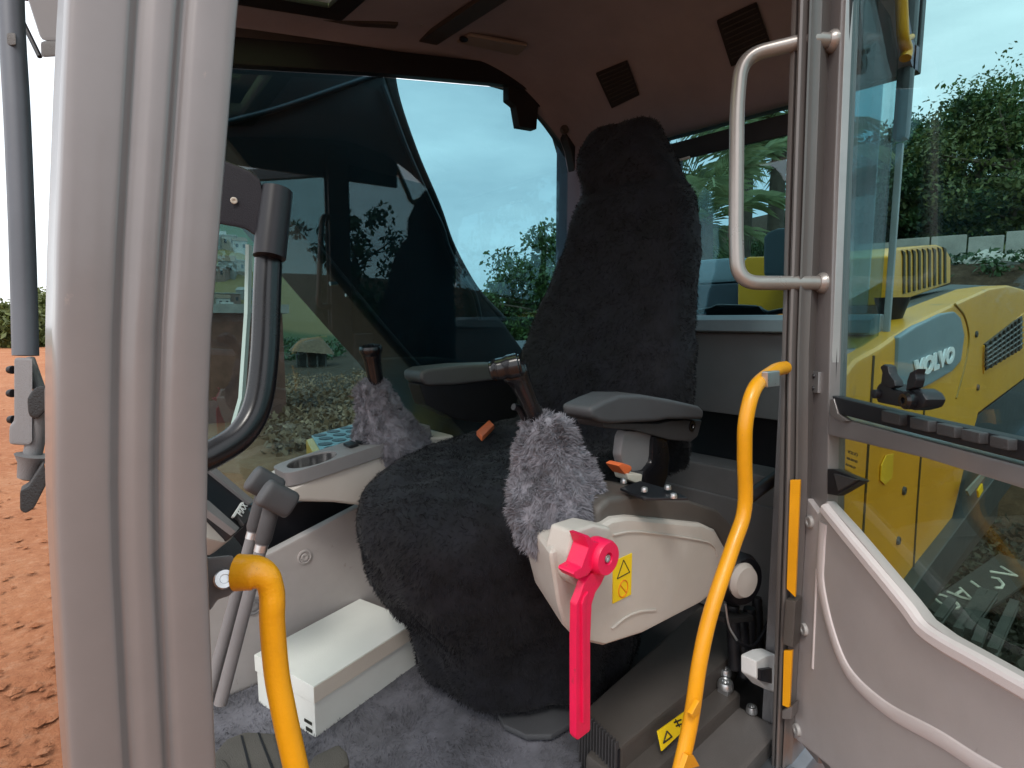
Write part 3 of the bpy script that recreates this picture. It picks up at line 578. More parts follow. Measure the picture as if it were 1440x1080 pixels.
# left console: cream body, dark top, red lever
yc = .085
polyL = ((772, 776), (776, 800), (784, 850), (794, 884), (812, 903), (850, 911), (905, 893), (985, 851), (1010, 832), (1024, 795), (1022, 770), (1008, 745), (990, 737), (885, 727), (862, 730), (835, 748), (800, 762))
oF = [onY(a, b, yc) for a, b in polyL]; xin = onY(733, 770, yc + .13).x; x0_, x1_ = min(p.x for p in oF), max(p.x for p in oF)
oB = [Vector((xin + (p.x - x0_) * (x1_ - xin) / (x1_ - x0_), yc + .13, p.z)) for p in oF]
nL = len(oF)
conL = mk('control_console', oF + oB, [tuple(range(nL)), tuple(range(2 * nL - 1, nL - 1, -1))] + [(i, (i + 1) % nL, nL + (i + 1) % nL, nL + i) for i in range(nL)], CREAM, ST, .012, 3)
conL['label'] = 'near cream console beside the door with the red lever'
slab('console_top', [onY(a, b, yc + .012) for a, b in ((838, 752), (842, 715), (858, 700), (900, 697), (968, 703), (1012, 718), (1034, 742), (1038, 768), (1026, 800), (1020, 770), (1006, 748), (988, 740), (886, 730), (864, 733))], (0, .15, 0), BROWNP, conL, .010, seg=3)
slab('console_boss', [onY(a, b, yc - .018) for a, b in ((806, 748), (836, 738), (860, 742), (862, 752), (852, 764), (850, 800), (830, 822), (812, 826), (800, 815), (798, 780))], (0, .04, 0), CREAM, conL, .012, seg=3)
ribl = sweep('console_crease', spline([onY(a, b, yc - .0005) for a, b in ((862, 752), (900, 748), (985, 760), (1003, 768), (1008, 782))], 6), [(-.0015, -.002), (.0015, -.002), (.0008, .0022), (-.0008, .0022)], CREAM, conL, (0, -1, 0))
sweep('console_crease', spline([onY(a, b, yc - .0005) for a, b in ((860, 884), (880, 868), (900, 860), (922, 858))], 6), [(-.0015, -.002), (.0015, -.002), (.0008, .0022), (-.0008, .0022)], CREAM, conL, (0, -1, 0))
yl = .045
red = slab('lock_lever', [onY(a, b, yl) for a, b in ((816, 838), (822, 820), (832, 806), (856, 800), (846, 822), (838, 834), (833, 850), (831, 900), (831, 1028), (813, 1042), (810, 1038), (810, 900), (811, 850))], (0, .012, 0), RED, conL, .003)
ridge = slab('lever_ridge', [onY(a, b, yl - .003) for a, b in ((822, 840), (828, 832), (824, 850), (823, 1015), (820, 1018), (819, 850))], (0, .004, 0), RED, conL, .001)
ctr = onY(856, 786, yl - .012)
lathe('lever_hub', ctr + Vector((0, .026, 0)), (0, -1, 0), [(.0215, 0), (.0225, .004), (.0225, .022), (.0205, .026), (.008, .026), (.0065, .021), (.0005, .021)], RED, conL, 32)
bolt('lever_bolt', ctr + Vector((0, .005, 0)), (0, -1, 0), .0055, STEEL, conL, .004)
slab('lever_thumb', [onY(a, b, yl - .004) for a, b in ((822, 754), (828, 753), (836, 762), (846, 764), (838, 780), (834, 800), (826, 810), (812, 815), (806, 808), (808, 804), (818, 798), (823, 784), (828, 770))], (0, .026, 0), RED, conL, .004)
sk = [onY(a, b, yc - .0015) for a, b in ((862.5, 790), (889, 778), (887.5, 836), (862, 849))]
stk = slab('warning_sticker', sk, (0, .0012, 0), STICK, conL, 0)
def skp(a, b): return onY(a, b, yc - .0018)
for a, b in (((868, 814), (877, 787.5)), ((877, 787.5), (885.5, 804.5)), ((885.5, 804.5), (868, 814))): rod('sticker_line', skp(*a), skp(*b), .0007, INK, conL, 6)
cc = skp(876.5, 828); ci = [cc + Vector((.0105 * math.cos(t * .2618), 0, .0125 * math.sin(t * .2618))) for t in range(25)]
tube('sticker_ring', ci, .0009, INKO, conL, 6); rod('sticker_line', cc + Vector((-.008, 0, .009)), cc + Vector((.008, 0, -.009)), .0009, INKO, conL, 6)
# belt buckle, screws, belt guard on the near console
slab('console_plate', [(p.x, p.y, p.z) for p in [onZ(a, b, -.248) for a, b in ((872, 686), (900, 676), (948, 690), (968, 700), (905, 700))]], (0, 0, -.004), BLACKP, conL, .001)
bk_ = slab('belt_buckle', [onY(a, b, .20) for a, b in ((869, 655), (876, 651), (888, 655), (890, 660), (884, 667), (880, 668))], (0, .03, 0), ORANGE, ST, .004)
slab('buckle_tongue', [onY(a, b, .198) for a, b in ((881, 666), (904, 667), (902, 682), (884, 675))], (0, .03, 0), CREAMB, bk_, .003)
slab('belt_guard', [onY(a, b, .225) for a, b in ((873, 640), (876, 615), (880, 606), (919, 608), (918, 655), (910, 660), (890, 664), (876, 652))], (0, .02, 0), GREYP, ST, .004)
slab('belt_guard', [onY(a, b, .215) for a, b in ((907, 662), (918, 650), (920, 612), (941, 614), (945, 640), (942, 668), (935, 690), (906, 684))], (0, .05, 0), GLOSSB, ST, .012)
for q in ((877, 679), (906, 691), (939, 688), (947, 700)): bolt('screw', onZ(q[0], q[1], -.244), (0, 0, 1), .005, STEEL, conL, .006)
# joysticks
jl = tube('joystick', spline([onY(a, b, .20) for a, b in ((764, 640), (756, 595), (742, 560), (729, 532), (719, 516))], 5), .013, GLOSSB, ST, 16, [1.15, 1.12, 1.08, 1.05, 1, 1, 1, 1, 1, 1, 1, 1.05, 1.1, 1.15, 1.2, 1.3, 1.4, 1.5, 1.5, 1.45, 1.2])
jl['label'] = 'near black joystick leaning forward'
h0, h1 = onY(733, 512, .185), onY(688, 522, .215)
sweep('joystick_head', spline([h0, h0.lerp(h1, .1), h0.lerp(h1, .4), h0.lerp(h1, .8), h1], 4), sup(0, 0, .021, .016, 2.6, 18), GLOSSB, jl, (0, 0, 1), 50, [.5] + [.9] * 3 + [1.05] * 5 + [.95] * 4 + [.8] * 3 + [.45])
tube('joystick_guard', spline([onY(a, b, .215) for a, b in ((738, 590), (730, 575), (722, 572))], 4), .005, BLACKP, jl, 8)
slab('joystick_tag', [onZ(a, b, -.252) for a, b in ((670, 606), (688, 590), (695, 597), (678, 614))], (0, 0, -.012), ORANGE, ST, .003)['label'] = 'small orange latch on the seat edge'
jr = tube('joystick', spline([onY(a, b, .82) for a, b in ((532, 560), (529, 540), (525, 515), (522, 496))], 5), .0185, GLOSSB, ST, 16, [.9] * 5 + [1, 1, 1.0, 1, 1.02, 1.04, 1.06, 1.1, 1.15, 1.2, 1.2])
jr['label'] = 'far black joystick knob'
lathe('joystick_head', onY(522, 497, .82), (-.12, -.1, 1), [(.022, -.004), (.026, .004), (.027, .012), (.024, .018), (.012, .021), (.0005, .0215)], GLOSSB, jr, 20)
# right console: cream side, grey top with a cup well
yr = .775
conR = slab('control_console', [onY(a, b, yr) for a, b in ((398, 694), (410, 706), (470, 707), (510, 712), (560, 690), (640, 640), (640, 612), (598, 616), (540, 640), (440, 672))], (0, .16, 0), CREAM, ST, .010, seg=3)
conR['label'] = 'far cream console with the cup well'
topz = [onY(a, b, yr) for a, b in ((388, 662), (392, 684), (404, 690), (600, 618), (600, 596), (500, 606), (440, 628))]
# sloped top surface as a ring round the oval well
cA, cB = onY(404, 668, yr - .006), onY(612, 600, yr - .006); ax = (cB - cA).normalized(); lat = Vector((0, 1, 0)); nrm = lat.cross(ax); nrm = nrm if nrm.z > 0 else -nrm
Lc = (cB - cA).length; W_ = .105
kk = 40; oo = []; ii = []
for j in range(kk):
    t = 2 * math.pi * j / kk; c, s_ = math.cos(t), math.sin(t)
    oo.append(cA + ax * (Lc * .5 + (Lc * .5) * math.copysign(abs(c) ** .35, c)) + lat * (W_ * .5 + W_ * .5 * math.copysign(abs(s_) ** .35, s_)))
    ii.append(cA + ax * (.075 + .055 * c) + lat * (W_ * .48 + .042 * s_))
ct = ring('console_top', oo, ii, -nrm * .03, GREYP, conR, .003)
loft('cup_well', [[p - nrm * .004 for p in ii], [p - nrm * .06 for p in ii], [ii[0].lerp(p, .5) + (sum(ii, Vector()) / kk - ii[0]) * .5 - nrm * .062 for p in ii]], GREYM, conR, False)
for i in range(3):
    c = cA + ax * (.16 + .028 * i) + lat * (W_ * .35) + nrm * .002
    slab('switch_key', [c, c + ax * .022, c + ax * .022 + lat * .035, c + lat * .035], nrm * .007, BLACKP, conR, .002)
box('console_leg', (.80, .80, -.80), (1.0, .855, -.44), BLACKP, ST, .01)

# ================================================================== black pile seat cover
SC = tag(empty('seat_cover', (.8, .52, -.78)), 'long-pile black cover draped over the seat and backrest down to the floor', 'seat cover')
K = 64
def bl(z, xc, y0, y1, th):
    return [Vector((x, y, z)) for x, y in sup(xc, (y0 + y1) / 2, th / 2, (y1 - y0) / 2, 3.2, K)]
back = [bl(-.34, 1.10, .28, .75, .20), bl(-.2, 1.10, .27, .76, .20), bl(-.1, 1.105, .27, .752, .19), bl(.0, 1.125, .278, .73, .17), bl(.10, 1.145, .288, .695, .16), bl(.18, 1.165, .298, .664, .155),
        bl(.25, 1.18, .312, .652, .15), bl(.295, 1.194, .336, .646, .14), bl(.32, 1.206, .362, .64, .108), bl(.345, 1.208, .374, .644, .13), bl(.39, 1.208, .393, .656, .145), bl(.43, 1.215, .418, .658, .135), bl(.46, 1.222, .438, .655, .115), bl(.488, 1.228, .458, .644, .095), bl(.502, 1.23, .485, .62, .05)]
def fold(j, ph, amt): t = 2 * math.pi * j / K; return 1 + amt * (.5 * math.sin(7 * t + ph) + .5 * math.sin(11 * t + 2 * ph))
def cl(z, xc, hx, hy, amt, ph, e=3.2, yc=.515):
    return [Vector((xc + (x - xc) * fold(j, ph, amt), yc + (y - yc) * fold(j, ph + 1, amt), z)) for j, (x, y) in enumerate(sup(xc, yc, hx, hy, e, K))]
cush = [cl(-.258, .86, .24, .19, 0, 0, 3.0), cl(-.264, .84, .285, .232, 0, 0, 3.0), cl(-.285, .83, .312, .254, .003, 0, 2.9), cl(-.32, .825, .328, .264, .006, .2, 2.8), cl(-.38, .825, .332, .267, .012, .3, 2.7), cl(-.46, .83, .328, .262, .020, .5, 2.5),
        cl(-.54, .845, .308, .252, .028, .6, 2.2), cl(-.61, .865, .285, .242, .036, .7, 1.95), cl(-.68, .875, .275, .238, .046, .75, 1.8), cl(-.755, .88, .275, .24, .056, .8, 1.75)]
def join_loops(sets):
    v = []; f = []
    for loops in sets:
        b = len(v); n = len(loops); v += [p for l in loops for p in l]
        f += [(b + i * K + j, b + i * K + (j + 1) % K, b + (i + 1) * K + (j + 1) % K, b + (i + 1) * K + j) for i in range(n - 1) for j in range(K)]
        f += [tuple(b + q for q in range(K - 1, -1, -1)), tuple(b + q for q in range((n - 1) * K, n * K))]
    return v, f
cush = [[Vector((p.x, p.y, p.z - (.07 * max(0, 1 - (p.z + .26) / -.5)) * min(1, max(0, (1.0 - p.x) / .5)))) for p in l] for l in cush]
v, f = join_loops([back, cush])
cover = mk('cover_cloth', v, f, FURB, SC, 0, smooth=True, ang=80)
rm = cover.modifiers.new('weld', 'REMESH'); rm.mode = 'VOXEL'; rm.voxel_size = .009; rm.use_smooth_shade = True
sm = cover.modifiers.new('soft', 'SMOOTH'); sm.iterations = 4; sm.factor = .6
dtx = bpy.data.textures.new('cloth_lumps', 'CLOUDS'); dtx.noise_scale = .09; dtx.noise_depth = 2
dm = cover.modifiers.new('lumps', 'DISPLACE'); dm.texture = dtx; dm.strength = .022; dm.mid_level = .5; dm.texture_coords = 'LOCAL'
def face_cam(p, n):
    v_ = np.array(CAM) - p; v_ /= np.linalg.norm(v_, axis=1)[:, None]; return (n * v_).sum(1) > -.45
fur('cover_pile', [cover], 150000, .0105, .0010, FURB, SC, lift=.55, droop=.55, clump=55, clump_amt=.9, seed=3)

# grey pile boots over the joystick bases
def boot(label, sections, K2=48, seed=1, n=17000, ln=.03, flute=.09):
    b = tag(empty('lever_cover', sections[-1][0]), label, 'lever cover', 'fluffy grey boots over the joystick bases')
    loops = []
    for c, rx, ry in sections:
        loops.append([Vector((c[0] + rx * (1 + flute * math.sin(5 * t + seed + c[2] * 14) + .05 * math.sin(9 * t + c[2] * 60)) * math.cos(t), c[1] + ry * (1 + flute * math.sin(4 * t + 2 * seed)) * math.sin(t), c[2] + .006 * math.sin(3 * t + seed))) for t in [2 * math.pi * j / K2 for j in range(K2)]])
    body = loft('boot_cloth', [[p.copy() for p in l] for l in loops], FURG, b, True, 80)
    fur('boot_pile', [body], n, ln, .0010, FURG, b, lift=.5, droop=.40, clump=110, clump_amt=1.5, seed=seed)
    return b
def sec(px, py, yy, w, wy=None): p = onY(px, py, yy); return ((p.x, p.y, p.z), w, wy or w)
boot('fluffy grey boot around the near joystick, above the red lever', [sec(770, 588, .19, .024), sec(768, 600, .19, .036), sec(770, 630, .19, .044), sec(777, 655, .185, .054), sec(779, 680, .18, .064), sec(782, 705, .175, .070), sec(785, 730, .17, .070), sec(788, 748, .165, .063), sec(790, 760, .16, .048)], seed=2, n=52000, ln=.0155)
boot('smaller fluffy grey boot around the far joystick by the window', [sec(524, 535, .83, .018), sec(524, 541, .83, .036), sec(529, 558, .83, .044), sec(537, 580, .83, .054), sec(549, 606, .825, .082, .066), sec(557, 626, .82, .098, .07), sec(560, 642, .82, .090, .064)], seed=4, n=36000, ln=.0155)

# white shoe box
BX = tag(empty('shoe_box', (.5, .72, -.80)), 'white cardboard shoe box on the carpet beside the seat', 'box')
c0, c1, c3 = Vector((.388, .600, 0)), Vector((.672, .692, 0)), Vector((.345, .800, 0))
dirL = (Vector((.672, .692, 0)) - c0).normalized(); dirW = Vector((-dirL.y, dirL.x, 0)); LB, WB = .335, .205
def rect(o, l, w): return [o, o + dirL * l, o + dirL * l + dirW * w, o + dirW * w]
c0 = Vector((.392, .605, 0)); dirL = Vector((.284, .075, 0)).normalized(); dirW = Vector((-dirL.y, dirL.x, 0)); LB, WB = .285, .19
slab('box_body', [p + Vector((0, 0, -.797)) for p in rect(c0 + dirL * .003 + dirW * .003, LB - .006, WB - .006)], (0, 0, .076), WHITEBOX, BX, .0015)
lid = slab('box_lid', [p + Vector((0, 0, -.723)) for p in rect(c0 - dirL * .0 - dirW * .0, LB, WB)], (0, 0, .036), WHITEBOX, BX, .002)
slab('lid_flap', [c0 - dirW * .0015 + Vector((0, 0, -.721)), c0 - dirW * .0015 + dirL * LB + Vector((0, 0, -.723)), c0 - dirW * .0015 + dirL * LB + Vector((0, 0, -.690)), c0 - dirW * .0015 + Vector((0, 0, -.689))], dirW * .001, CARDT, lid, 0)
for k_, (a, b, w_, h_) in enumerate(((.012, -.772, .022, .006), (.012, -.788, .018, .007), (.06, -.785, .03, .010))):
    q = c0 + dirW * a + dirL * .0022 + Vector((0, 0, b)); slab('printed_mark', [q, q + dirW * w_, q + dirW * w_ + Vector((0, 0, h_)), q + Vector((0, 0, h_))], -dirL * .001, INK if k_ < 2 else PRINT, BX, 0)

# carpet
CP = tag(empty('floor_carpet', (.5, .5, -.80)), 'grey-blue plush carpet covering the cab floor', 'carpet')
cb = slab('carpet_backing', [(.10, .20, -.804), (.62, .20, -.804), (.82, .25, -.804), (1.0, .25, -.804), (1.0, .85, -.804), (.10, .85, -.804)], (0, 0, .010), CARP, CP, 0)
fur('carpet_pile', [cb], 62000, .010, .0014, CARP, CP, lift=.7, droop=.0, clump=30, clump_amt=1.2, seed=9, keep=lambda p, n: n[:, 2] > .5)

# ================================================================== the machine outside the cab
def sl_y(name, poly, y, th, m, parent=EX, bevel=.006, **k): return slab(name, [onY(a, b, y) for a, b in poly], (0, th, 0), m, parent, bevel, **k)
def sl_x(name, poly, x, th, m, parent=EX, bevel=.006, **k): return slab(name, [onX(a, b, x) for a, b in poly], (th, 0, 0), m, parent, bevel, **k)
boom = sl_y('boom', ((510, -120), (528, 30), (542, 105), (575, 200), (618, 300), (650, 370), (700, 440), (775, 545), (690, 650), (620, 575), (580, 520), (532, 463), (482, 402), (432, 338), (380, 272), (310, 185), (220, 80), (60, -120)), 1.25, .40, BOOM, EX, .02)
tube('hydraulic_hose', spline([onY(a, b, 1.27) for a, b in ((545, 60), (552, 130), (580, 215), (612, 290), (634, 350), (668, 410), (705, 450))], 6), .02, RUBBER, boom, 10)
tube('hydraulic_pipe', spline([onY(a, b, 1.235) for a, b in ((538, 120), (572, 210), (603, 280), (622, 320), (632, 352), (655, 395), (668, 415), (676, 450))], 6), .008, STEEL if False else DBLUE, boom, 8)
tube('hydraulic_hose', spline([onY(a, b, 1.235) for a, b in ((440, 345), (488, 404), (536, 462), (580, 512), (612, 548))], 6), .018, RUBBER, boom, 10)
tube('boom_seam', spline([onY(a, b, 1.247) for a, b in ((320, 172), (400, 150), (520, 108), (540, 104))], 6), .008, DBLUE, boom, 8)
for q in ((492, 414), (470, 398)): rod('pipe_clip', onY(q[0] - 6, q[1] + 1, 1.235), onY(q[0] + 8, q[1], 1.235), .006, STEEL, boom)
# right-hand deck with its tread plate
dk = slab('deck', [onZ(a, b, -.52) for a, b in ((430, 618), (600, 560), (690, 560), (690, 640), (600, 632), (455, 668))], (0, 0, -.12), YBODY, EX, .01)
tq = [onZ(a, b, -.515) for a, b in ((438, 612), (585, 573), (612, 600), (458, 646))]
slab('tread_plate', tq, (0, 0, -.012), mat('tread_grey', (.25, .33, .33), .5), dk, .002)
hole = None
for i in range(5):
    for j in range(9):
        u_, w_ = (j + .5 + .25 * (i % 2)) / 9.4, (i + .5) / 5
        c = (tq[0].lerp(tq[1], u_)).lerp(tq[3].lerp(tq[2], u_), w_) + Vector((0, 0, .0005))
        if hole is None:
            hole = lathe('tread_hole', (0, 0, 0), (0, 0, 1), [(.030, -.004), (.030, .002), (.022, .0025), (.0005, .001)], BLACKP, dk, 12)
            hole.matrix_parent_inverse = mpi(dk); hole.location = c; proto = hole
        else:
            h2 = proto.copy(); COL.objects.link(h2); h2.location = c
sl_y('deck_post', ((597, 575), (604, 575), (612, 632), (600, 632)), 1.9, .03, YBODY, EX, .004)
box('undercarriage', (.9, .5, GROUND - .05), (2.4, 2.3, -1.32), DARKP, EX, .03)
box('deck_frame', (.30, .03, -1.25), (1.62, 1.0, -.87), DBLUE, EX, .02)
# rear body: side panel, hood, grille, lettering
body = sl_y('side_panel', ((1168, 640), (1170, 570), (1180, 535), (1205, 505), (1238, 487), (1262, 470), (1300, 447), (1345, 426), (1392, 405), (1420, 401), (1445, 408), (1480, 420), (1480, 505), (1440, 534), (1376, 583), (1356, 662), (1331, 765), (1300, 802), (1240, 882), (1168, 985)), -.012, .10, YBODY, EX, .014, seg=3)
body['label'] = 'yellow side panel with the lettering'
gp = sl_y('badge_panel', ((1262, 552), (1265, 474), (1290, 458), (1325, 441), (1343, 438), (1352, 447), (1357, 470), (1352, 508), (1340, 522), (1310, 540), (1285, 552)), -.020, .02, BLUEG, body, .006)
o0, o1 = onY(1286, 532, -.0235), onY(1341, 507, -.0235); up_ = onY(1286, 512, -.0235) - o0
tx = text('lettering', 'VOLVO', o0, o1 - o0, up_, .10, PRINT, body, .002, bold=.006)
co_ = [(v.co - o0) for v in tx.data.vertices]; xd_ = (o1 - o0).normalized(); zd_ = Vector((0, 1, 0)).cross(xd_); zd_ = zd_ if zd_.z > 0 else -zd_
wx = max(c.dot(xd_) for c in co_); hx_ = max(c.dot(zd_) for c in co_); Lw = (o1 - o0).length; Hh = (onY(1314, 498, -.0235) - onY(1314, 520, -.0235)).length
for v, c in zip(tx.data.vertices, co_): v.co = o0 + xd_ * (c.dot(xd_) * Lw / wx) + zd_ * (c.dot(zd_) * Hh / hx_) + Vector((0, c.y - c.dot(xd_) * xd_.y, 0))
for sm_ in (((1228, 500), (1222, 600), (1216, 700), (1210, 800), (1204, 920)), ((1300, 560), (1296, 620), (1290, 700), (1283, 815))):
    tube('panel_seam', spline([onY(a, b, -.0125) for a, b in sm_], 4), .0035, MATS['slot_shadow'] if 'slot_shadow' in MATS else mat('slot_shadow', (.05, .035, .01), .7), body, 6)
for q in ((1238, 620), (1270, 690), (1262, 760), (1310, 640), (1316, 600), (1372, 470), (1374, 545)): bolt('panel_bolt', onY(q[0], q[1], -.012), (0, -1, 0), .011, DARKP, body, .006)
gq = [(1387, 484), (1438, 444), (1438, 490), (1387, 521)]
sl_y('grille_frame', [(1384, 486), (1441, 440), (1441, 494), (1384, 526)], -.016, .012, YBODY, body, .003)
sl_y('grille', gq, -.020, .012, BLACKP, body, .002)
gA, gB, gC, gD = [onY(a, b, -.0235) for a, b in gq]
for i in range(1, 9):
    t_ = i / 9; rod('grille_wire', gA.lerp(gB, t_), gD.lerp(gC, t_), .004, BROWNP, body, 6)
for i in range(1, 6):
    t_ = i / 6; rod('grille_wire', gA.lerp(gD, t_), gB.lerp(gC, t_), .004, BROWNP, body, 6)
tube('panel_seam', spline([onY(a, b, -.0125) for a, b in ((1343, 428), (1356, 445), (1362, 475), (1356, 515), (1344, 560))], 6), .0035, mat('seam_ochre', (.30, .17, .015), .5), body, 8)
hd = slab('hood', [onY(1262, 455, .06), onY(1326, 438, .06), onY(1420, 404, .06), onY(1416, 402, .75), onY(1336, 400, .75), onY(1262, 420, .75)], (0, 0, -.05), mat('hood_grey', (.06, .07, .07), .55, 0, .15, 6, .3, 300), EX, .006)
for a, b in (((1268, 440), (1390, 404)), ((1285, 446), (1400, 405))):
    slab('hood_slot', [onY(a[0], a[1], .22), onY(b[0], b[1], .22), onY(b[0] + 8, b[1] + 1, .22), onY(a[0] + 8, a[1] + 2, .22)], (0, 0, .01), BLACKP, hd, 0)
lv = sl_y('louvre_box', ((1250, 430), (1250, 360), (1262, 350), (1300, 345), (1318, 344), (1330, 349), (1337, 362), (1337, 398)), .50, .5, YBODY, EX, .012, seg=3)
for i in range(9):
    x_ = 1272 + i * 7.2; t0 = 354 - i * .6; b0 = 412 - i * 1.9
    sl_y('louvre_slot', ((x_ - 3, t0 - 2), (x_ + 1.5, t0 + 1), (x_ + 1.5, b0 + 1), (x_ - 1.2, b0 + 1), (x_ - 1.2, t0 + 5)), .494, .010, mat('slot_shadow', (.05, .035, .01), .7), lv, 0)
lathe('cone_horn', onY(1250, 486, .06), (-.02, 0, 1), [(.012, 0), (.014, .02), (.020, .05), (.038, .115), (.040, .125), (.032, .125), (.0005, .10)], BLACKP, EX, 18)
tube('tail_rail', spline([onY(a, b, -.02) for a, b in ((1258, -160), (1264, -60), (1268, 10), (1270, 50), (1275, 70), (1273, 82))], 6), .011, YBODY, EX, 12)
rod('tail_rail_clip', onY(1270, 58, -.02), onY(1282, 52, -.02), .006, YBODY, EX)
rl_ = sl_y('chassis_rail', ((1180, 990), (1240, 896), (1301, 806), (1400, 672), (1470, 580), (1470, 620), (1410, 700), (1340, 800), (1280, 890), (1220, 980)), -.045, .06, DBLUE, EX, .006)
sl_y('tool_box', ((1355, 662), (1376, 583), (1440, 534), (1470, 515), (1470, 570), (1400, 668), (1335, 760)), .0, .05, mat('frame_dark', (.02, .03, .035), .5), EX, .004)
sl_y('frame_plate', ((1360, 690), (1380, 668), (1386, 670), (1364, 698)), -.05, .006, BLUEG, EX, .001)
sl_y('frame_sticker', ((1376, 690), (1382, 680), (1383, 690), (1377, 700)), -.05, .006, STICK, EX, .001)
# decals on the yellow panel
dq = ((1240, 655), (1247, 640), (1257, 638), (1255, 672), (1245, 682), (1239, 676))
sl_y('panel_sticker', dq, -.016, .003, mat('aged_sticker', (.72, .46, .02), .45), body, .001)
box('engine_bay', (1.66, .14, -1.25), (4.6, 2.5, -.14), DARKP, EX, .02)
sl_x('engine_cover', ((975, 366), (1046, 361), (1046, 396), (975, 400)), 2.6, .5, BLUEG, EX, .02)
sl_x('engine_cover', ((975, 401), (1044, 397), (1044, 450), (975, 450)), 2.58, .5, DBLUE, EX, .01)
sl_x('engine_cover', ((1042, 372), (1050, 361), (1110, 360), (1110, 450), (1037, 450), (1037, 400)), 2.50, .06, YBODY, EX, .01)
sl_x('air_cleaner', ((1073, 388), (1073, 334), (1079, 326), (1092, 321), (1125, 318), (1125, 390)), 2.2, .25, mat('cleaner_grey', (.06, .08, .09), .4), EX, .02)

# ================================================================== terrain
def sstep(a, b, x): t = np.clip((x - a) / (b - a), 0, 1); return t * t * (3 - 2 * t)
def adiff(a, b): return (a - b + math.pi) % (2 * math.pi) - math.pi
AZ = lambda px: math.atan2(*(lambda d: (d.y, d.x))(ray(px, 450)))
AZ_T, AZ_F, AZ_D = AZ(322), AZ(430), AZ(1320)
def fbm(x, y, f, seed, octv=4):
    r_ = np.random.default_rng(seed); o = np.zeros_like(x); a = 1.
    for k in range(octv):
        for q in range(3):
            th = r_.random() * 6.283; o += a * np.sin((x * math.cos(th) + y * math.sin(th)) * f * (1 + .3 * r_.random()) + r_.random() * 6.28) / 3
        f *= 2.13; a *= .52
    return o
def hgt(x, y):
    x = np.asarray(x, float); y = np.asarray(y, float); d = np.hypot(x, y); az = np.arctan2(y, x)
    z = np.full_like(x, GROUND) + .05 * fbm(x, y, .9, 11, 3) * sstep(3, 6, d)
    z -= 1.2 * np.exp(-(adiff(az, AZ_F) / .16) ** 2) * sstep(12, 42, d)
    z += 34 * np.exp(-(adiff(az, AZ_T) / .10) ** 2) * sstep(95, 260, d)
    z += 22 * np.exp(-(adiff(az, AZ_F) / .22) ** 2) * sstep(110, 330, d)
    bank = np.exp(-(np.abs(adiff(az, AZ_D)) / .48) ** 4); z += 3.3 * bank * sstep(7.0, 13.5, d)
    z += 9 * bank * sstep(22, 60, d)
    behind = np.exp(-(np.abs(adiff(az, -math.pi / 2)) / .9) ** 4); z += 5 * behind * sstep(16, 34, d)
    return z
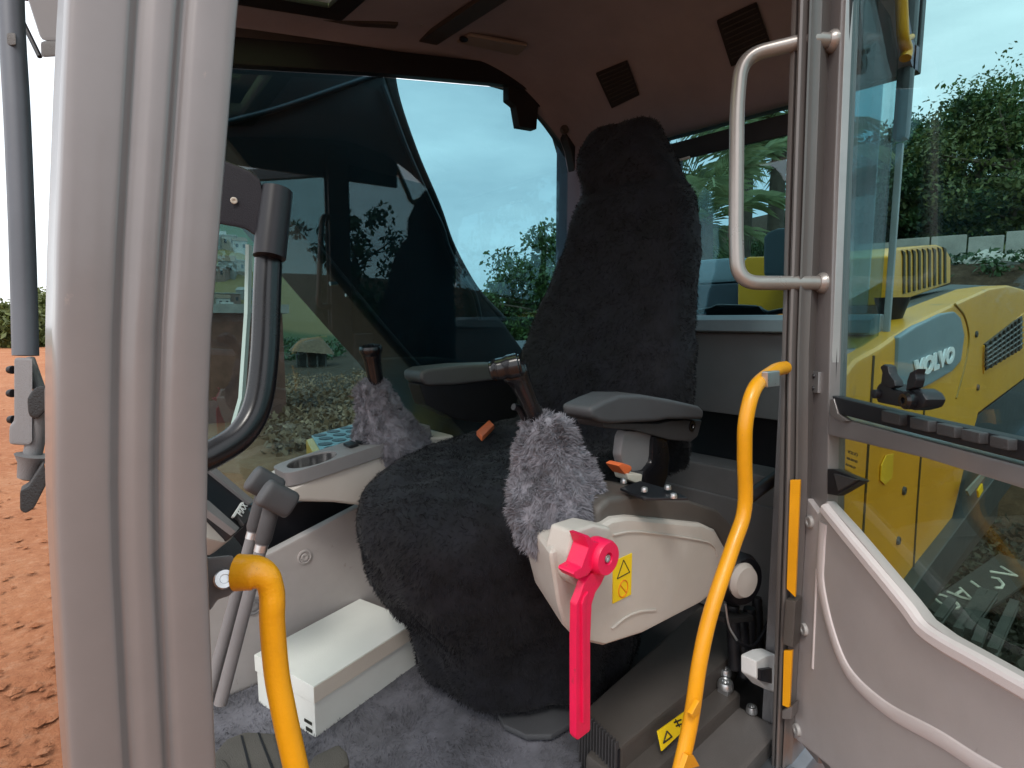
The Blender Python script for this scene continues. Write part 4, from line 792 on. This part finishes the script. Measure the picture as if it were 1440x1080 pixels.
def ground_material():
    m = bpy.data.materials.new('red_soil'); m.use_nodes = True; t = m.node_tree; b = t.nodes['Principled BSDF']; b.inputs['Roughness'].default_value = .95; b.inputs['Specular IOR Level'].default_value = .15
    n = t.nodes.new; l = t.links.new; c = n('ShaderNodeTexCoord')
    def ns(s, d=8, r=.65):
        z = n('ShaderNodeTexNoise'); z.inputs['Scale'].default_value = s; z.inputs['Detail'].default_value = d; z.inputs['Roughness'].default_value = r; l(c.outputs['Object'], z.inputs['Vector']); return z
    def rmp(z, stops):
        r = n('ShaderNodeValToRGB'); e = r.color_ramp.elements
        while len(e) < len(stops): e.new(.5)
        for q, (p, col) in zip(e, stops): q.position = p; q.color = (*col, 1)
        l(z.outputs['Fac'], r.inputs['Fac']); return r
    big = rmp(ns(.35, 5), [(.3, (.34, .10, .042)), (.5, (.42, .155, .07)), (.72, (.50, .24, .13))])
    fine = rmp(ns(9., 10, .75), [(.32, (.26, .11, .06)), (.52, (.44, .21, .11)), (.75, (.62, .40, .26))])
    mx = n('ShaderNodeMixRGB'); mx.inputs[0].default_value = .5; l(big.outputs[0], mx.inputs[1]); l(fine.outputs[0], mx.inputs[2])
    # leaf-litter brown at the tail end of the machine, fields on the far slope
    sx = n('ShaderNodeSeparateXYZ'); l(c.outputs['Object'], sx.inputs[0])
    mr = n('ShaderNodeMapRange'); mr.inputs['From Min'].default_value = 2.6; mr.inputs['From Max'].default_value = 5.0; l(sx.outputs['X'], mr.inputs['Value'])
    br = rmp(ns(5., 9, .7), [(.3, (.035, .022, .014)), (.55, (.085, .055, .034)), (.8, (.17, .12, .08))])
    m2 = n('ShaderNodeMixRGB'); l(mr.outputs[0], m2.inputs[0]); l(mx.outputs[0], m2.inputs[1]); l(br.outputs[0], m2.inputs[2])
    ln = n('ShaderNodeVectorMath'); ln.operation = 'LENGTH'; l(c.outputs['Object'], ln.inputs[0])
    dv = n('ShaderNodeMath'); dv.operation = 'DIVIDE'; dv.inputs[1].default_value = 400; l(ln.outputs['Value'], dv.inputs[0])
    fr = n('ShaderNodeValToRGB'); e = fr.color_ramp.elements; fr.color_ramp.interpolation = 'LINEAR'
    st_ = [(.22, (.05, .07, .025)), (.29, (.06, .08, .03)), (.31, (.17, .12, .05)), (.46, (.20, .145, .06)), (.48, (.055, .085, .03)), (.60, (.06, .09, .03)), (.64, (.035, .055, .025)), (1., (.03, .06, .03))]
    while len(e) < len(st_): e.new(.5)
    for q, (p, col) in zip(e, st_): q.position = p; q.color = (*col, 1)
    l(dv.outputs[0], fr.inputs['Fac'])
    m3r = n('ShaderNodeMapRange'); m3r.inputs['From Min'].default_value = 82; m3r.inputs['From Max'].default_value = 96; l(ln.outputs['Value'], m3r.inputs['Value'])
    m3 = n('ShaderNodeMixRGB'); l(m3r.outputs[0], m3.inputs[0]); l(m2.outputs[0], m3.inputs[1]); l(fr.outputs[0], m3.inputs[2])
    l(m3.outputs[0], b.inputs['Base Color'])
    bp = n('ShaderNodeBump'); bp.inputs['Strength'].default_value = .9; bp.inputs['Distance'].default_value = .06; l(ns(22., 8, .7).outputs['Fac'], bp.inputs['Height']); l(bp.outputs[0], b.inputs['Normal'])
    return m
SOIL = ground_material()
rad = np.concatenate([[.0], np.linspace(.6, 9, 90), 9 + np.geomspace(.12, 900, 110)]); na = 300
R_, T_ = np.meshgrid(rad, np.linspace(0, 2 * math.pi, na, endpoint=False), indexing='ij')
gx, gy = R_ * np.cos(T_), R_ * np.sin(T_); gz = hgt(gx, gy); gz += (.04 * fbm(gx, gy, 3., 5, 5) + .008 * fbm(gx, gy, 19., 6, 3)) * (1 - sstep(8, 20, R_))
gv = np.stack([gx, gy, gz], -1).reshape(-1, 3)
gf = [(i * na + j, (i + 1) * na + j, (i + 1) * na + (j + 1) % na, i * na + (j + 1) % na) for i in range(len(rad) - 1) for j in range(na)]
tag(mk('ground', gv, gf, SOIL, None, 0, ang=180), None, None, None, 'structure')
# clods on the near soil
def scatter(name, pts, size, m, kind='stuff', flat=.6, seed=0):
    r_ = np.random.default_rng(seed); v = []; f = []
    ico = [(0, 0, 1), (.9, 0, .3), (.28, .85, .3), (-.72, .53, .3), (-.72, -.53, .3), (.28, -.85, .3), (0, 0, -.4)]
    fc = [(0, 1, 2), (0, 2, 3), (0, 3, 4), (0, 4, 5), (0, 5, 1), (6, 2, 1), (6, 3, 2), (6, 4, 3), (6, 5, 4), (6, 1, 5)]
    for p in pts:
        s = size * (.35 + r_.random() ** 3 * 2.2); a = r_.random() * 6.28; b = len(v); sx_, sy_ = s * (.7 + .6 * r_.random()), s * (.7 + .6 * r_.random())
        for q in ico:
            k = .75 + .5 * r_.random(); x, y = q[0] * sx_ * k, q[1] * sy_ * k
            v.append((p[0] + x * math.cos(a) - y * math.sin(a), p[1] + x * math.sin(a) + y * math.cos(a), p[2] + q[2] * s * flat * k))
        f += [tuple(b + i for i in t) for t in fc]
    o = mk(name, v, f, m, None, 0, smooth=False); o['kind'] = kind; return o
cp_ = []
for i in range(500):
    px, py = random.uniform(-60, 110), random.uniform(480, 1120) ** 1.0
    p = onZ(px, py, GROUND); p.x += random.gauss(0, .05); cp_.append((p.x, p.y, float(hgt(p.x, p.y)) + .012 + .04 * float(fbm(np.array(p.x), np.array(p.y), 3., 5, 5))))
tag(scatter('soil_clods', cp_, .02, SOIL, seed=3), 'crumbly orange soil clods in front of the machine', 'soil')

# ================================================================== vegetation
def leafmat(name, a, b):
    m = bpy.data.materials.new(name); m.use_nodes = True; t = m.node_tree; bs = t.nodes['Principled BSDF']; bs.inputs['Roughness'].default_value = .55
    n = t.nodes.new; g = n('ShaderNodeObjectInfo'); c = n('ShaderNodeTexCoord'); z = n('ShaderNodeTexNoise'); z.inputs['Scale'].default_value = 2.2; z.inputs['Detail'].default_value = 5
    t.links.new(c.outputs['Object'], z.inputs['Vector']); r = n('ShaderNodeValToRGB'); r.color_ramp.elements[0].position = .35; r.color_ramp.elements[1].position = .7
    r.color_ramp.elements[0].color = (*a, 1); r.color_ramp.elements[1].color = (*b, 1); t.links.new(z.outputs['Fac'], r.inputs['Fac']); t.links.new(r.outputs[0], bs.inputs['Base Color'])
    tr = n('ShaderNodeBsdfTranslucent'); t.links.new(r.outputs[0], tr.inputs['Color']); mx = n('ShaderNodeMixShader'); mx.inputs[0].default_value = .25
    t.links.new(bs.outputs[0], mx.inputs[1]); t.links.new(tr.outputs[0], mx.inputs[2]); t.links.new(mx.outputs[0], t.nodes['Material Output'].inputs['Surface'])
    return m
LEAF = [leafmat('leaf_green', (.035, .07, .018), (.11, .19, .045)), leafmat('leaf_dark', (.022, .05, .018), (.06, .12, .035)), leafmat('leaf_olive', (.06, .08, .02), (.17, .20, .06)), leafmat('palm_green', (.14, .18, .07), (.34, .40, .18))]
BARK = mat('bark', (.11, .085, .06), .9, 0, .3, 8, .8, 40)
def leaves(name, centers, radii, per, size, m, parent, seed, droop=.3):
    r_ = np.random.default_rng(seed); C_ = np.repeat(np.asarray(centers, float), per, 0); Rr = np.repeat(np.asarray(radii, float), per)
    n = len(C_); d = r_.normal(size=(n, 3)); d /= np.linalg.norm(d, axis=1)[:, None]; rr = r_.random(n) ** .45
    p = C_ + d * (Rr * rr)[:, None] * np.array([1, 1, .75])
    u = d * .6 + r_.normal(size=(n, 3)) * .7 + np.array([0, 0, -droop]); u /= np.linalg.norm(u, axis=1)[:, None]
    w = np.cross(u, r_.normal(size=(n, 3)) * .6 + np.array([0, 0, 1.])); w /= np.linalg.norm(w, axis=1)[:, None]
    s = size * (.6 + .8 * r_.random(n))[:, None]
    V = np.stack([p - u * s * .5, p + w * s * .26, p + u * s * .5, p - w * s * .26], 1).reshape(-1, 3)
    me = bpy.data.meshes.new(name); me.vertices.add(n * 4); me.vertices.foreach_set('co', V.ravel()); me.loops.add(n * 4); me.loops.foreach_set('vertex_index', np.arange(n * 4, dtype=np.int32))
    me.polygons.add(n); me.polygons.foreach_set('loop_start', (np.arange(n) * 4).astype(np.int32)); me.update(calc_edges=True); me.materials.append(m)
    o = bpy.data.objects.new(name, me); COL.objects.link(o); o['kind'] = 'stuff'
    if parent is not None: o.parent = parent; o.matrix_parent_inverse = mpi(parent)
    return o
def tree(name, label, base, h, cr, m, seed, group, leaf=.10, nclump=42, per=120, low=.15, cat='tree'):
    r_ = random.Random(seed); t = tag(empty(name, base), label, cat, group); base = Vector(base)
    v = []; f = []
    def limb(a, b, r0, r1, k=7):
        ax_ = (b - a).normalized(); x = ax_.orthogonal().normalized(); y = ax_.cross(x); o = len(v)
        for s_ in range(4):
            q = a.lerp(b, s_ / 3) + x * math.sin(s_ * 1.7 + seed) * r0 * .5; rr = r0 + (r1 - r0) * s_ / 3
            v.extend([q + (x * math.cos(2 * math.pi * j / k) + y * math.sin(2 * math.pi * j / k)) * rr for j in range(k)])
        for s_ in range(3):
            f.extend([(o + s_ * k + j, o + s_ * k + (j + 1) % k, o + (s_ + 1) * k + (j + 1) % k, o + (s_ + 1) * k + j) for j in range(k)])
    top = base + Vector((r_.uniform(-.2, .2), r_.uniform(-.2, .2), h * .62)); limb(base - Vector((0, 0, .2)), top, h * .028, h * .014)
    cs = []; rd = []
    for i in range(nclump):
        a = r_.uniform(0, 6.283); zz = r_.uniform(low, 1); prof = math.sqrt(max(.05, 1 - (2 * (zz - .5)) ** 2 * .85)); rr = cr * prof * math.sqrt(r_.uniform(.12, 1)) * r_.uniform(.75, 1.12)
        c = base + Vector((math.cos(a) * rr, math.sin(a) * rr, h * (.12 + .88 * zz) - .1 * cr)); cs.append(c); rd.append(cr * r_.uniform(.16, .34))
        if i % 5 == 0: limb(base.lerp(top, r_.uniform(.5, 1)), c, h * .010, h * .004, 5)
    mk('trunk', v, f, BARK, t, 0, ang=60); leaves('crown', cs, rd, per, leaf, m, t, seed)
    return t
def gp_(px, dist, dz=0):
    d = ray(px, 450); h = math.hypot(d.x, d.y); x, y = CAM.x + d.x / h * dist, CAM.y + d.y / h * dist; return (x, y, float(hgt(x, y)) + dz)
# orchard row beyond the side window
for i, (px, dist, h, cr, mi, lb) in enumerate(((652, 15.5, 2.9, 1.5, 2, 'leftmost yellowish bushy tree of the row beyond the side window'), (700, 13.5, 2.9, 1.7, 0, 'bushy green tree in the middle of the side window, left of the backrest'),
        (748, 13, 3.1, 1.6, 0, 'bushy green tree touching the backrest edge in the side window'), (800, 12, 3.5, 1.6, 0, 'taller dark tree mostly hidden behind the backrest'), (600, 19, 3.0, 1.6, 1, 'dark bushy tree mostly hidden behind the boom'))):
    tree('fruit_tree', lb, gp_(px, dist), h, cr, LEAF[mi], 30 + i, 'bushy trees beyond the side window', .11, 110, 150, -.12)
# trees above the concrete wall
for i, (px, dist, h, cr, mi, lb) in enumerate(((1195, 21, 4.3, 2.0, 1, 'dark slim tree beside the door edge above the concrete wall'), (1245, 19, 4.0, 2.0, 1, 'dark round tree behind the rear cab pillar'), (1300, 18.5, 4.4, 2.2, 1, 'full dark green tree above the louvred yellow box'),
        (1350, 19, 4.6, 2.3, 0, 'mid green tree above the hood, second from the right edge'), (1410, 18, 4.3, 2.4, 2, 'olive tree at the right edge above the wall'), (1470, 20, 5.0, 2.6, 0, 'tall green tree cut by the right edge of the door window'),
        (1330, 30, 6.2, 3.2, 0, 'pale tree on the rise far behind the wall'), (1415, 28, 7.4, 3.4, 0, 'highest green tree on the rise in the door window'),
        (1110, 24, 2.3, 2.0, 1, 'dark tree behind the palms beside the door pillar'), (1030, 26, 2.2, 2.2, 0, 'green tree behind the palms in the rear window'), (950, 24, 2.2, 2.2, 1, 'dark tree behind the backrest in the rear window'))):
    tree('wood_tree', lb, gp_(px, dist), h, cr, LEAF[mi], 60 + i, 'trees behind the machine', .12, 80, 170, .0)
# shrubs on the skyline left of the front pillar
for i, (px, dist, h, cr, lb) in enumerate(((-8, 66, 4.6, 4.0, 'pale green shrub on the skyline at the left edge'), (28, 64, 3.6, 3.4, 'pale green shrub behind the wiper arm'), (66, 70, 5.4, 4.0, 'taller pale shrub beside the front pillar'), (110, 75, 6, 4.6, 'pale shrub hidden behind the front pillar'))):
    tree('shrub', lb, gp_(px, dist), h, cr, LEAF[2], 90 + i, 'shrubs on the left skyline', .55, 40, 60, -.12, 'shrub')
# trees behind the viewer, mirrored in the side window
for i, (x, y, h) in enumerate(((9, -21, 6), (3, -24, 7), (14, -19, 6.5), (20, -22, 7.5), (-5, -26, 6))):
    tree('roadside_tree', 'dark tree behind the viewer, mirrored ' + ('left of the pillar reflection', 'at the far left of the side window', 'just beside the pillar reflection', 'in the quarter window reflection', 'beyond the mirrored door frame')[i], (x, y, float(hgt(x, y))), h, 2.4, LEAF[1], 120 + i, 'trees mirrored in the side window', .3, 34, 60, .0)
# feathery palms behind the rear window
def palm(label, base, h, nf, fl, seed):
    r_ = random.Random(seed); t = tag(empty('palm_tree', base), label, 'palm', 'palms behind the rear window'); base = Vector(base)
    stem = tube('trunk', [base + Vector((math.sin(k * .5 + seed) * .05, 0, h * k / 8)) for k in range(9)], .13, BARK, t, 9, [1.3 - .05 * k for k in range(9)]); crown = base + Vector((0, 0, h * .96))
    for i in range(nf):
        az = 6.283 * i / nf * 2.618 + r_.uniform(-.2, .2); el = r_.uniform(.1, 1.35); L_ = fl * r_.uniform(.75, 1.1); v = []; f = []
        o = Vector((math.cos(az), math.sin(az), 0)); p = crown + Vector((0, 0, r_.uniform(-.5, .25) * fl * .3)); e = el; pts = [p.copy()]
        for k in range(12):
            e -= .055 + .09 * k / 12; p = p + (o * math.cos(e) + Vector((0, 0, math.sin(e)))) * (L_ / 12); pts.append(p.copy())
        sd_ = Vector((-o.y, o.x, 0))
        for k in range(1, 13):
            tg = (pts[k] - pts[k - 1]).normalized()
            for m_ in (0, .33, .66):
                q = pts[k - 1].lerp(pts[k], m_)
                for s_ in (-1, 1):
                    ll = L_ * .34 * math.sin(math.pi * min(.97, (k + m_) / 13.2)) ** .6 * r_.uniform(.8, 1.1); dr_ = (sd_ * s_ * .8 + tg * .75 + Vector((0, 0, r_.uniform(-.35, .15)))).normalized()
                    b = len(v); v += [q - tg * .007, q + tg * .007, q + dr_ * ll * .6 + tg * .008 - Vector((0, 0, .02)), q + dr_ * ll - Vector((0, 0, ll * .22))]; f += [(b, b + 1, b + 2), (b, b + 2, b + 3)]
            b = len(v); w = .012; v += [pts[k - 1] - sd_ * w, pts[k - 1] + sd_ * w, pts[k] + sd_ * w * .8, pts[k] - sd_ * w * .8]; f += [(b, b + 1, b + 2, b + 3)]
        mk('frond', v, f, LEAF[3], t, 0, smooth=False)
palm('feathery palm left of the silver handle in the rear window', gp_(985, 9.5), 3.0, 17, 1.8, 5)
palm('taller feathery palm right of the silver handle in the rear window', gp_(1085, 11.2), 2.9, 18, 2.1, 8)
palm('small palm low beside the backrest in the rear window', gp_(1040, 13.5), 3.0, 12, 1.9, 12)

# ================================================================== wall, rocks, beams, buildings
CONC = mat('concrete', (.30, .29, .26), .9, 0, .3, 1.6, .5, 30); CONC2 = mat('pale_stone', (.50, .47, .42), .9, 0, .2, 4, .6, 20)
WL = tag(empty('concrete_wall', gp_(1320, 15.0)), 'weathered grey concrete wall below the trees behind the machine', 'wall')
nP = 7; ends = [far(1150 + (1520 - 1150) * i / nP, 346 - 26 * i / nP, 15.2) for i in range(nP + 1)]
for i in range(nP):
    a, b = ends[i], ends[i + 1]; d_ = (b - a); d_.z = 0; n_ = Vector((d_.y, -d_.x, 0)).normalized() * .12; g = d_.normalized() * .015; dz_ = random.uniform(-.05, .05)
    slab('wall_panel', [a + g + Vector((0, 0, dz_)), b - g + Vector((0, 0, dz_)), b - g - Vector((0, 0, 2.6)), a + g - Vector((0, 0, 2.6))], n_, CONC, WL, .02)
def rock(label, p, s, m, seed, cat='rock'):
    me = bpy.data.meshes.new('boulder'); bm = bmesh.new(); bmesh.ops.create_icosphere(bm, subdivisions=3, radius=1)
    for v in bm.verts:
        k = 1 + .35 * noise.noise(v.co * 1.3 + Vector((seed, 0, 0))) + .12 * noise.noise(v.co * 4 + Vector((0, seed, 0))); v.co = Vector((v.co.x * s[0] * k, v.co.y * s[1] * k, v.co.z * s[2] * k))
    bm.to_mesh(me); bm.free(); me.materials.append(m); o = bpy.data.objects.new('boulder', me); COL.objects.link(o); o.location = p; tag(o, label, cat, 'rubble on the bank'); return o
rock('pale broken boulder below the wall, right of the louvred box', far(1384, 378, 13.4), (.42, .42, .30), CONC2, 1)
rock('pale squarish block at the right edge below the wall', far(1432, 376, 13.4), (.45, .4, .24), CONC2, 5)
rock('dark boulder lying between the two pale ones', far(1408, 386, 13.0), (.5, .4, .2), mat('dark_stone', (.08, .08, .07), .9, 0, .3, 4, .6, 20), 9)
# weeds and leaf litter
pts = [gp_(random.uniform(1180, 1470), random.uniform(12.2, 14.2), random.uniform(0, .1)) for _ in range(60)]
tag(leaves('weeds', pts, [.2] * len(pts), 22, .11, LEAF[1], None, 77), 'low weeds along the foot of the concrete wall', 'weeds')
pts = []
for _ in range(420):
    p = onZ(random.uniform(1270, 1480), random.uniform(660, 980), GROUND); pts.append((p.x, p.y, GROUND + random.uniform(.02, .12)))
tag(leaves('leaf_litter', pts, [.16] * len(pts), 14, .07, leafmat('litter_dark', (.012, .014, .008), (.045, .048, .026)), None, 78), 'dark grass and leaf litter on the ground below the door window', 'litter')
pts = []
for _ in range(700):
    p = onZ(random.uniform(380, 560), random.uniform(505, 640), GROUND); pts.append((p.x, p.y, float(hgt(p.x, p.y)) + random.uniform(.02, .10)))
DRY = leafmat('dry_straw', (.20, .10, .05), (.48, .28, .15))
tag(leaves('dry_stubble', pts, [.35] * len(pts), 9, .16, DRY, None, 79), 'dry brown stubble and debris in the yard beyond the side window', 'stubble')
pts = []
for _ in range(60):
    q_ = gp_(random.uniform(380, 480), random.uniform(50, 90), .3); pts.append(q_)
tag(leaves('field_hedge', pts, [1.1] * len(pts), 40, .4, LEAF[1], None, 80), 'dark hedge along the far field beyond the shelter', 'hedge')
GRATE = mat('old_steel', (.06, .07, .07), .5, .5, .25, 8, .4, 60)
def beam(label, a, b, w=.05, m=GRATE):
    A, B = onZ(*a, GROUND + .30), onZ(*b, GROUND + .30); d_ = (B - A).normalized(); s_ = Vector((-d_.y, d_.x, 0)); h_ = .06
    prof = [(-w, 0), (w, 0), (w, .018), (.012, .024), (.012, h_ - .024), (w, h_ - .018), (w, h_), (-w, h_), (-w, h_ - .018), (-.012, h_ - .024), (-.012, .024), (-w, .018)]
    o = sweep('steel_beam', [A, B], prof, m, None, (0, 0, 1), 30); tag(o, label, 'beam', 'steel beams on the ground'); return o
for a, b, lb in (((1318, 880), (1338, 852), 'short steel beam nearest the door rim'), ((1346, 896), (1382, 838), 'steel beam below the chalk letters, left of the pair'), ((1358, 896), (1396, 842), 'steel beam below the chalk letters, right of the pair'), ((1394, 925), (1426, 855), 'longest steel beam standing out at the right'), ((1372, 915), (1384, 882), 'short beam between the longer ones')):
    beam(lb, a, b, .025)
TP = tag(empty('steel_plate', onZ(1370, 850, GROUND + .3)), 'dark steel plate with hand-painted white letters below the door window', 'plate')
pz = GROUND + .27
pq = [onZ(a, b, pz) for a, b in ((1300, 850), (1405, 778), (1470, 800), (1400, 850), (1345, 882))]
slab('plate', pq, (0, 0, -.02), mat('plate_dark', (.03, .032, .03), .7, .2, .4, 9, .4, 60), TP, .003)
def stroke(pl): tube('painted_letter', [onZ(a, b, pz + .003) for a, b in pl], .011, CHALK, TP, 5)
stroke([(1331 + 18 * math.cos(t) * .95 + 3 * math.sin(t), 846 + 8 * math.sin(t) + 6 * math.cos(t)) for t in [k * .3307 for k in range(20)]])
stroke([(1332, 832), (1352, 840), (1369, 845)]); stroke([(1369, 845), (1350, 827)]); stroke([(1344, 836), (1352, 831)])
stroke([(1366, 818), (1380, 828), (1394, 832), (1382, 837)])
stroke([(1394, 812), (1404, 814), (1411, 822), (1408, 827), (1399, 827)])
stroke([(1408, 797), (1430, 810), (1392, 804)])
# low brick outbuilding, tiled shelter and the far hillside houses
def oriented(px, dist):
    b = Vector(gp_(px, dist)); d = ray(px, 450); f_ = Vector((d.x, d.y, 0)).normalized(); return b, f_, Vector((f_.y, -f_.x, 0))
BRK = mat('rough_brick', (.17, .065, .045), .9, 0, .3, 3, .6, 25); FIB = mat('fibre_roof', (.27, .24, .20), .9, 0, .2, 3)
def building(name, label, px, dist, w, dep, h, m, rm, group=None, roof='flat', nwin=2, winm=None, turn=0., cat='house', dz=0):
    b, f_, s_ = oriented(px, dist); q = Matrix.Rotation(turn, 3, 'Z'); f_ = q @ f_; s_ = q @ s_; b.z += dz
    t = tag(empty(name, b), label, cat, group); zz = Vector((0, 0, 1))
    slab('wall', [b - s_ * w / 2 - zz * 2, b + s_ * w / 2 - zz * 2, b + s_ * w / 2 + f_ * dep - zz * 2, b - s_ * w / 2 + f_ * dep - zz * 2], zz * (h + 2), m, t, .0)
    e = .06 * w
    if roof == 'flat': slab('roof', [b - s_ * (w / 2 + e) - f_ * e + zz * h, b + s_ * (w / 2 + e) - f_ * e + zz * h, b + s_ * (w / 2 + e) + f_ * (dep + e) + zz * h, b - s_ * (w / 2 + e) + f_ * (dep + e) + zz * h], zz * (.06 * h + .05), rm, t, 0)
    else:
        g = [b - s_ * (w / 2 + e) - f_ * e + zz * h, b + s_ * (w / 2 + e) - f_ * e + zz * h, b + s_ * (w / 2 + e) + f_ * (dep + e) + zz * h, b - s_ * (w / 2 + e) + f_ * (dep + e) + zz * h]
        r0, r1 = b - s_ * (w / 2 + e) + f_ * dep * .5 + zz * h * 1.38, b + s_ * (w / 2 + e) + f_ * dep * .5 + zz * h * 1.38
        mk('roof', g + [r0, r1], [(0, 1, 5, 4), (2, 3, 4, 5), (1, 2, 5), (3, 0, 4), (0, 3, 2, 1)], rm, t, 0, smooth=False)
    for i in range(nwin):
        x = -w / 2 + w * (i + .5) / nwin; c = b + s_ * x + zz * h * .45 - f_ * .03
        slab('window', [c - s_ * w * .09, c + s_ * w * .09, c + s_ * w * .09 + zz * h * .3, c - s_ * w * .09 + zz * h * .3], f_ * .1, winm or BLACKP, t, 0)
    return t
building('outbuilding', 'low red-brown brick outbuilding with a pale roof edge by the front pillar', 318, 14, 2.3, 3, 2.42, BRK, FIB, None, 'flat', 0, cat='building')
TILE = mat('old_tile', (.15, .09, .05), .9, 0, .25, 6, .6, 10); WOOD = mat('grey_wood', (.10, .085, .07), .9, 0, .3, 5, .5, 20)
b, f_, s_ = oriented(436, 44); SH = tag(empty('wooden_shelter', b), 'small open wooden shelter with a tiled roof in the yard', 'shed'); zz = Vector((0, 0, 1))
w, dep, h = 2.2, 2.0, 1.35
for i, (x, y) in enumerate(((-1, 0), (-.3, 0), (.4, 0), (1, 0), (-1, 2), (1, 2))): rod('post', b + s_ * x + f_ * y - zz * .3, b + s_ * x + f_ * y + zz * h, .07, WOOD, SH, 8)
rg = b + f_ * 1.0 + zz * 2.0 + s_ * -.5
g = [b - s_ * 1.5 - f_ * .4 + zz * 1.25, b + s_ * 1.6 - f_ * .5 + zz * .95, b + s_ * 1.5 + f_ * 2.4 + zz * 1.2, b - s_ * 1.6 + f_ * 2.4 + zz * 1.2, b - s_ * .7 + f_ * 1 + zz * 2.1, b + s_ * .7 + f_ * 1 + zz * 2.2]
mk('roof', g, [(0, 1, 5, 4), (2, 3, 4, 5), (1, 2, 5), (3, 0, 4), (0, 3, 2, 1)], TILE, SH, 0, smooth=False)
slab('wall', [b - s_ * .9 + f_ * 1.9 - zz * .3, b + s_ * 1.1 + f_ * 1.9 - zz * .3, b + s_ * 1.1 + f_ * 1.9 + zz * 1.2, b - s_ * .9 + f_ * 1.9 + zz * 1.2], f_ * .05, WOOD, SH, 0)
HM = [mat('house_grey', (.20, .175, .15), .9, 0, .2, .4), mat('house_tan', (.26, .20, .15), .9, 0, .2, .4), mat('house_pale', (.36, .32, .28), .9, 0, .15, .4), mat('house_brick', (.17, .10, .075), .9, 0, .2, .4)]
k_ = 0
ROWN = ('lowest', 'second', 'third', 'fourth', 'topmost'); COLN = ('beside the pillar edge', 'second from the pillar', 'second from the grab bar', 'beside the grab bar'); CN = ('grey', 'tan', 'pale', 'brick-brown')
for row, dist in enumerate((118, 138, 160, 185, 212)):
    for col in range(4):
        px = 296 + col * 14 + (row % 2) * 5 + random.uniform(-2, 2)
        building('hillside_house', 'distant %s house in the %s hillside row, %s' % (CN[k_ % 4], ROWN[row], COLN[col]), px, dist + random.uniform(-5, 5), random.uniform(2.0, 3.0) * dist / 130, 4, random.uniform(2.2, 3.6) * dist / 140, HM[k_ % 4], FIB if k_ % 3 else TILE, 'far houses on the hillside', 'flat' if k_ % 2 else 'gable', 2, turn=random.uniform(-.4, .4)); k_ += 1 if col < 3 else 2
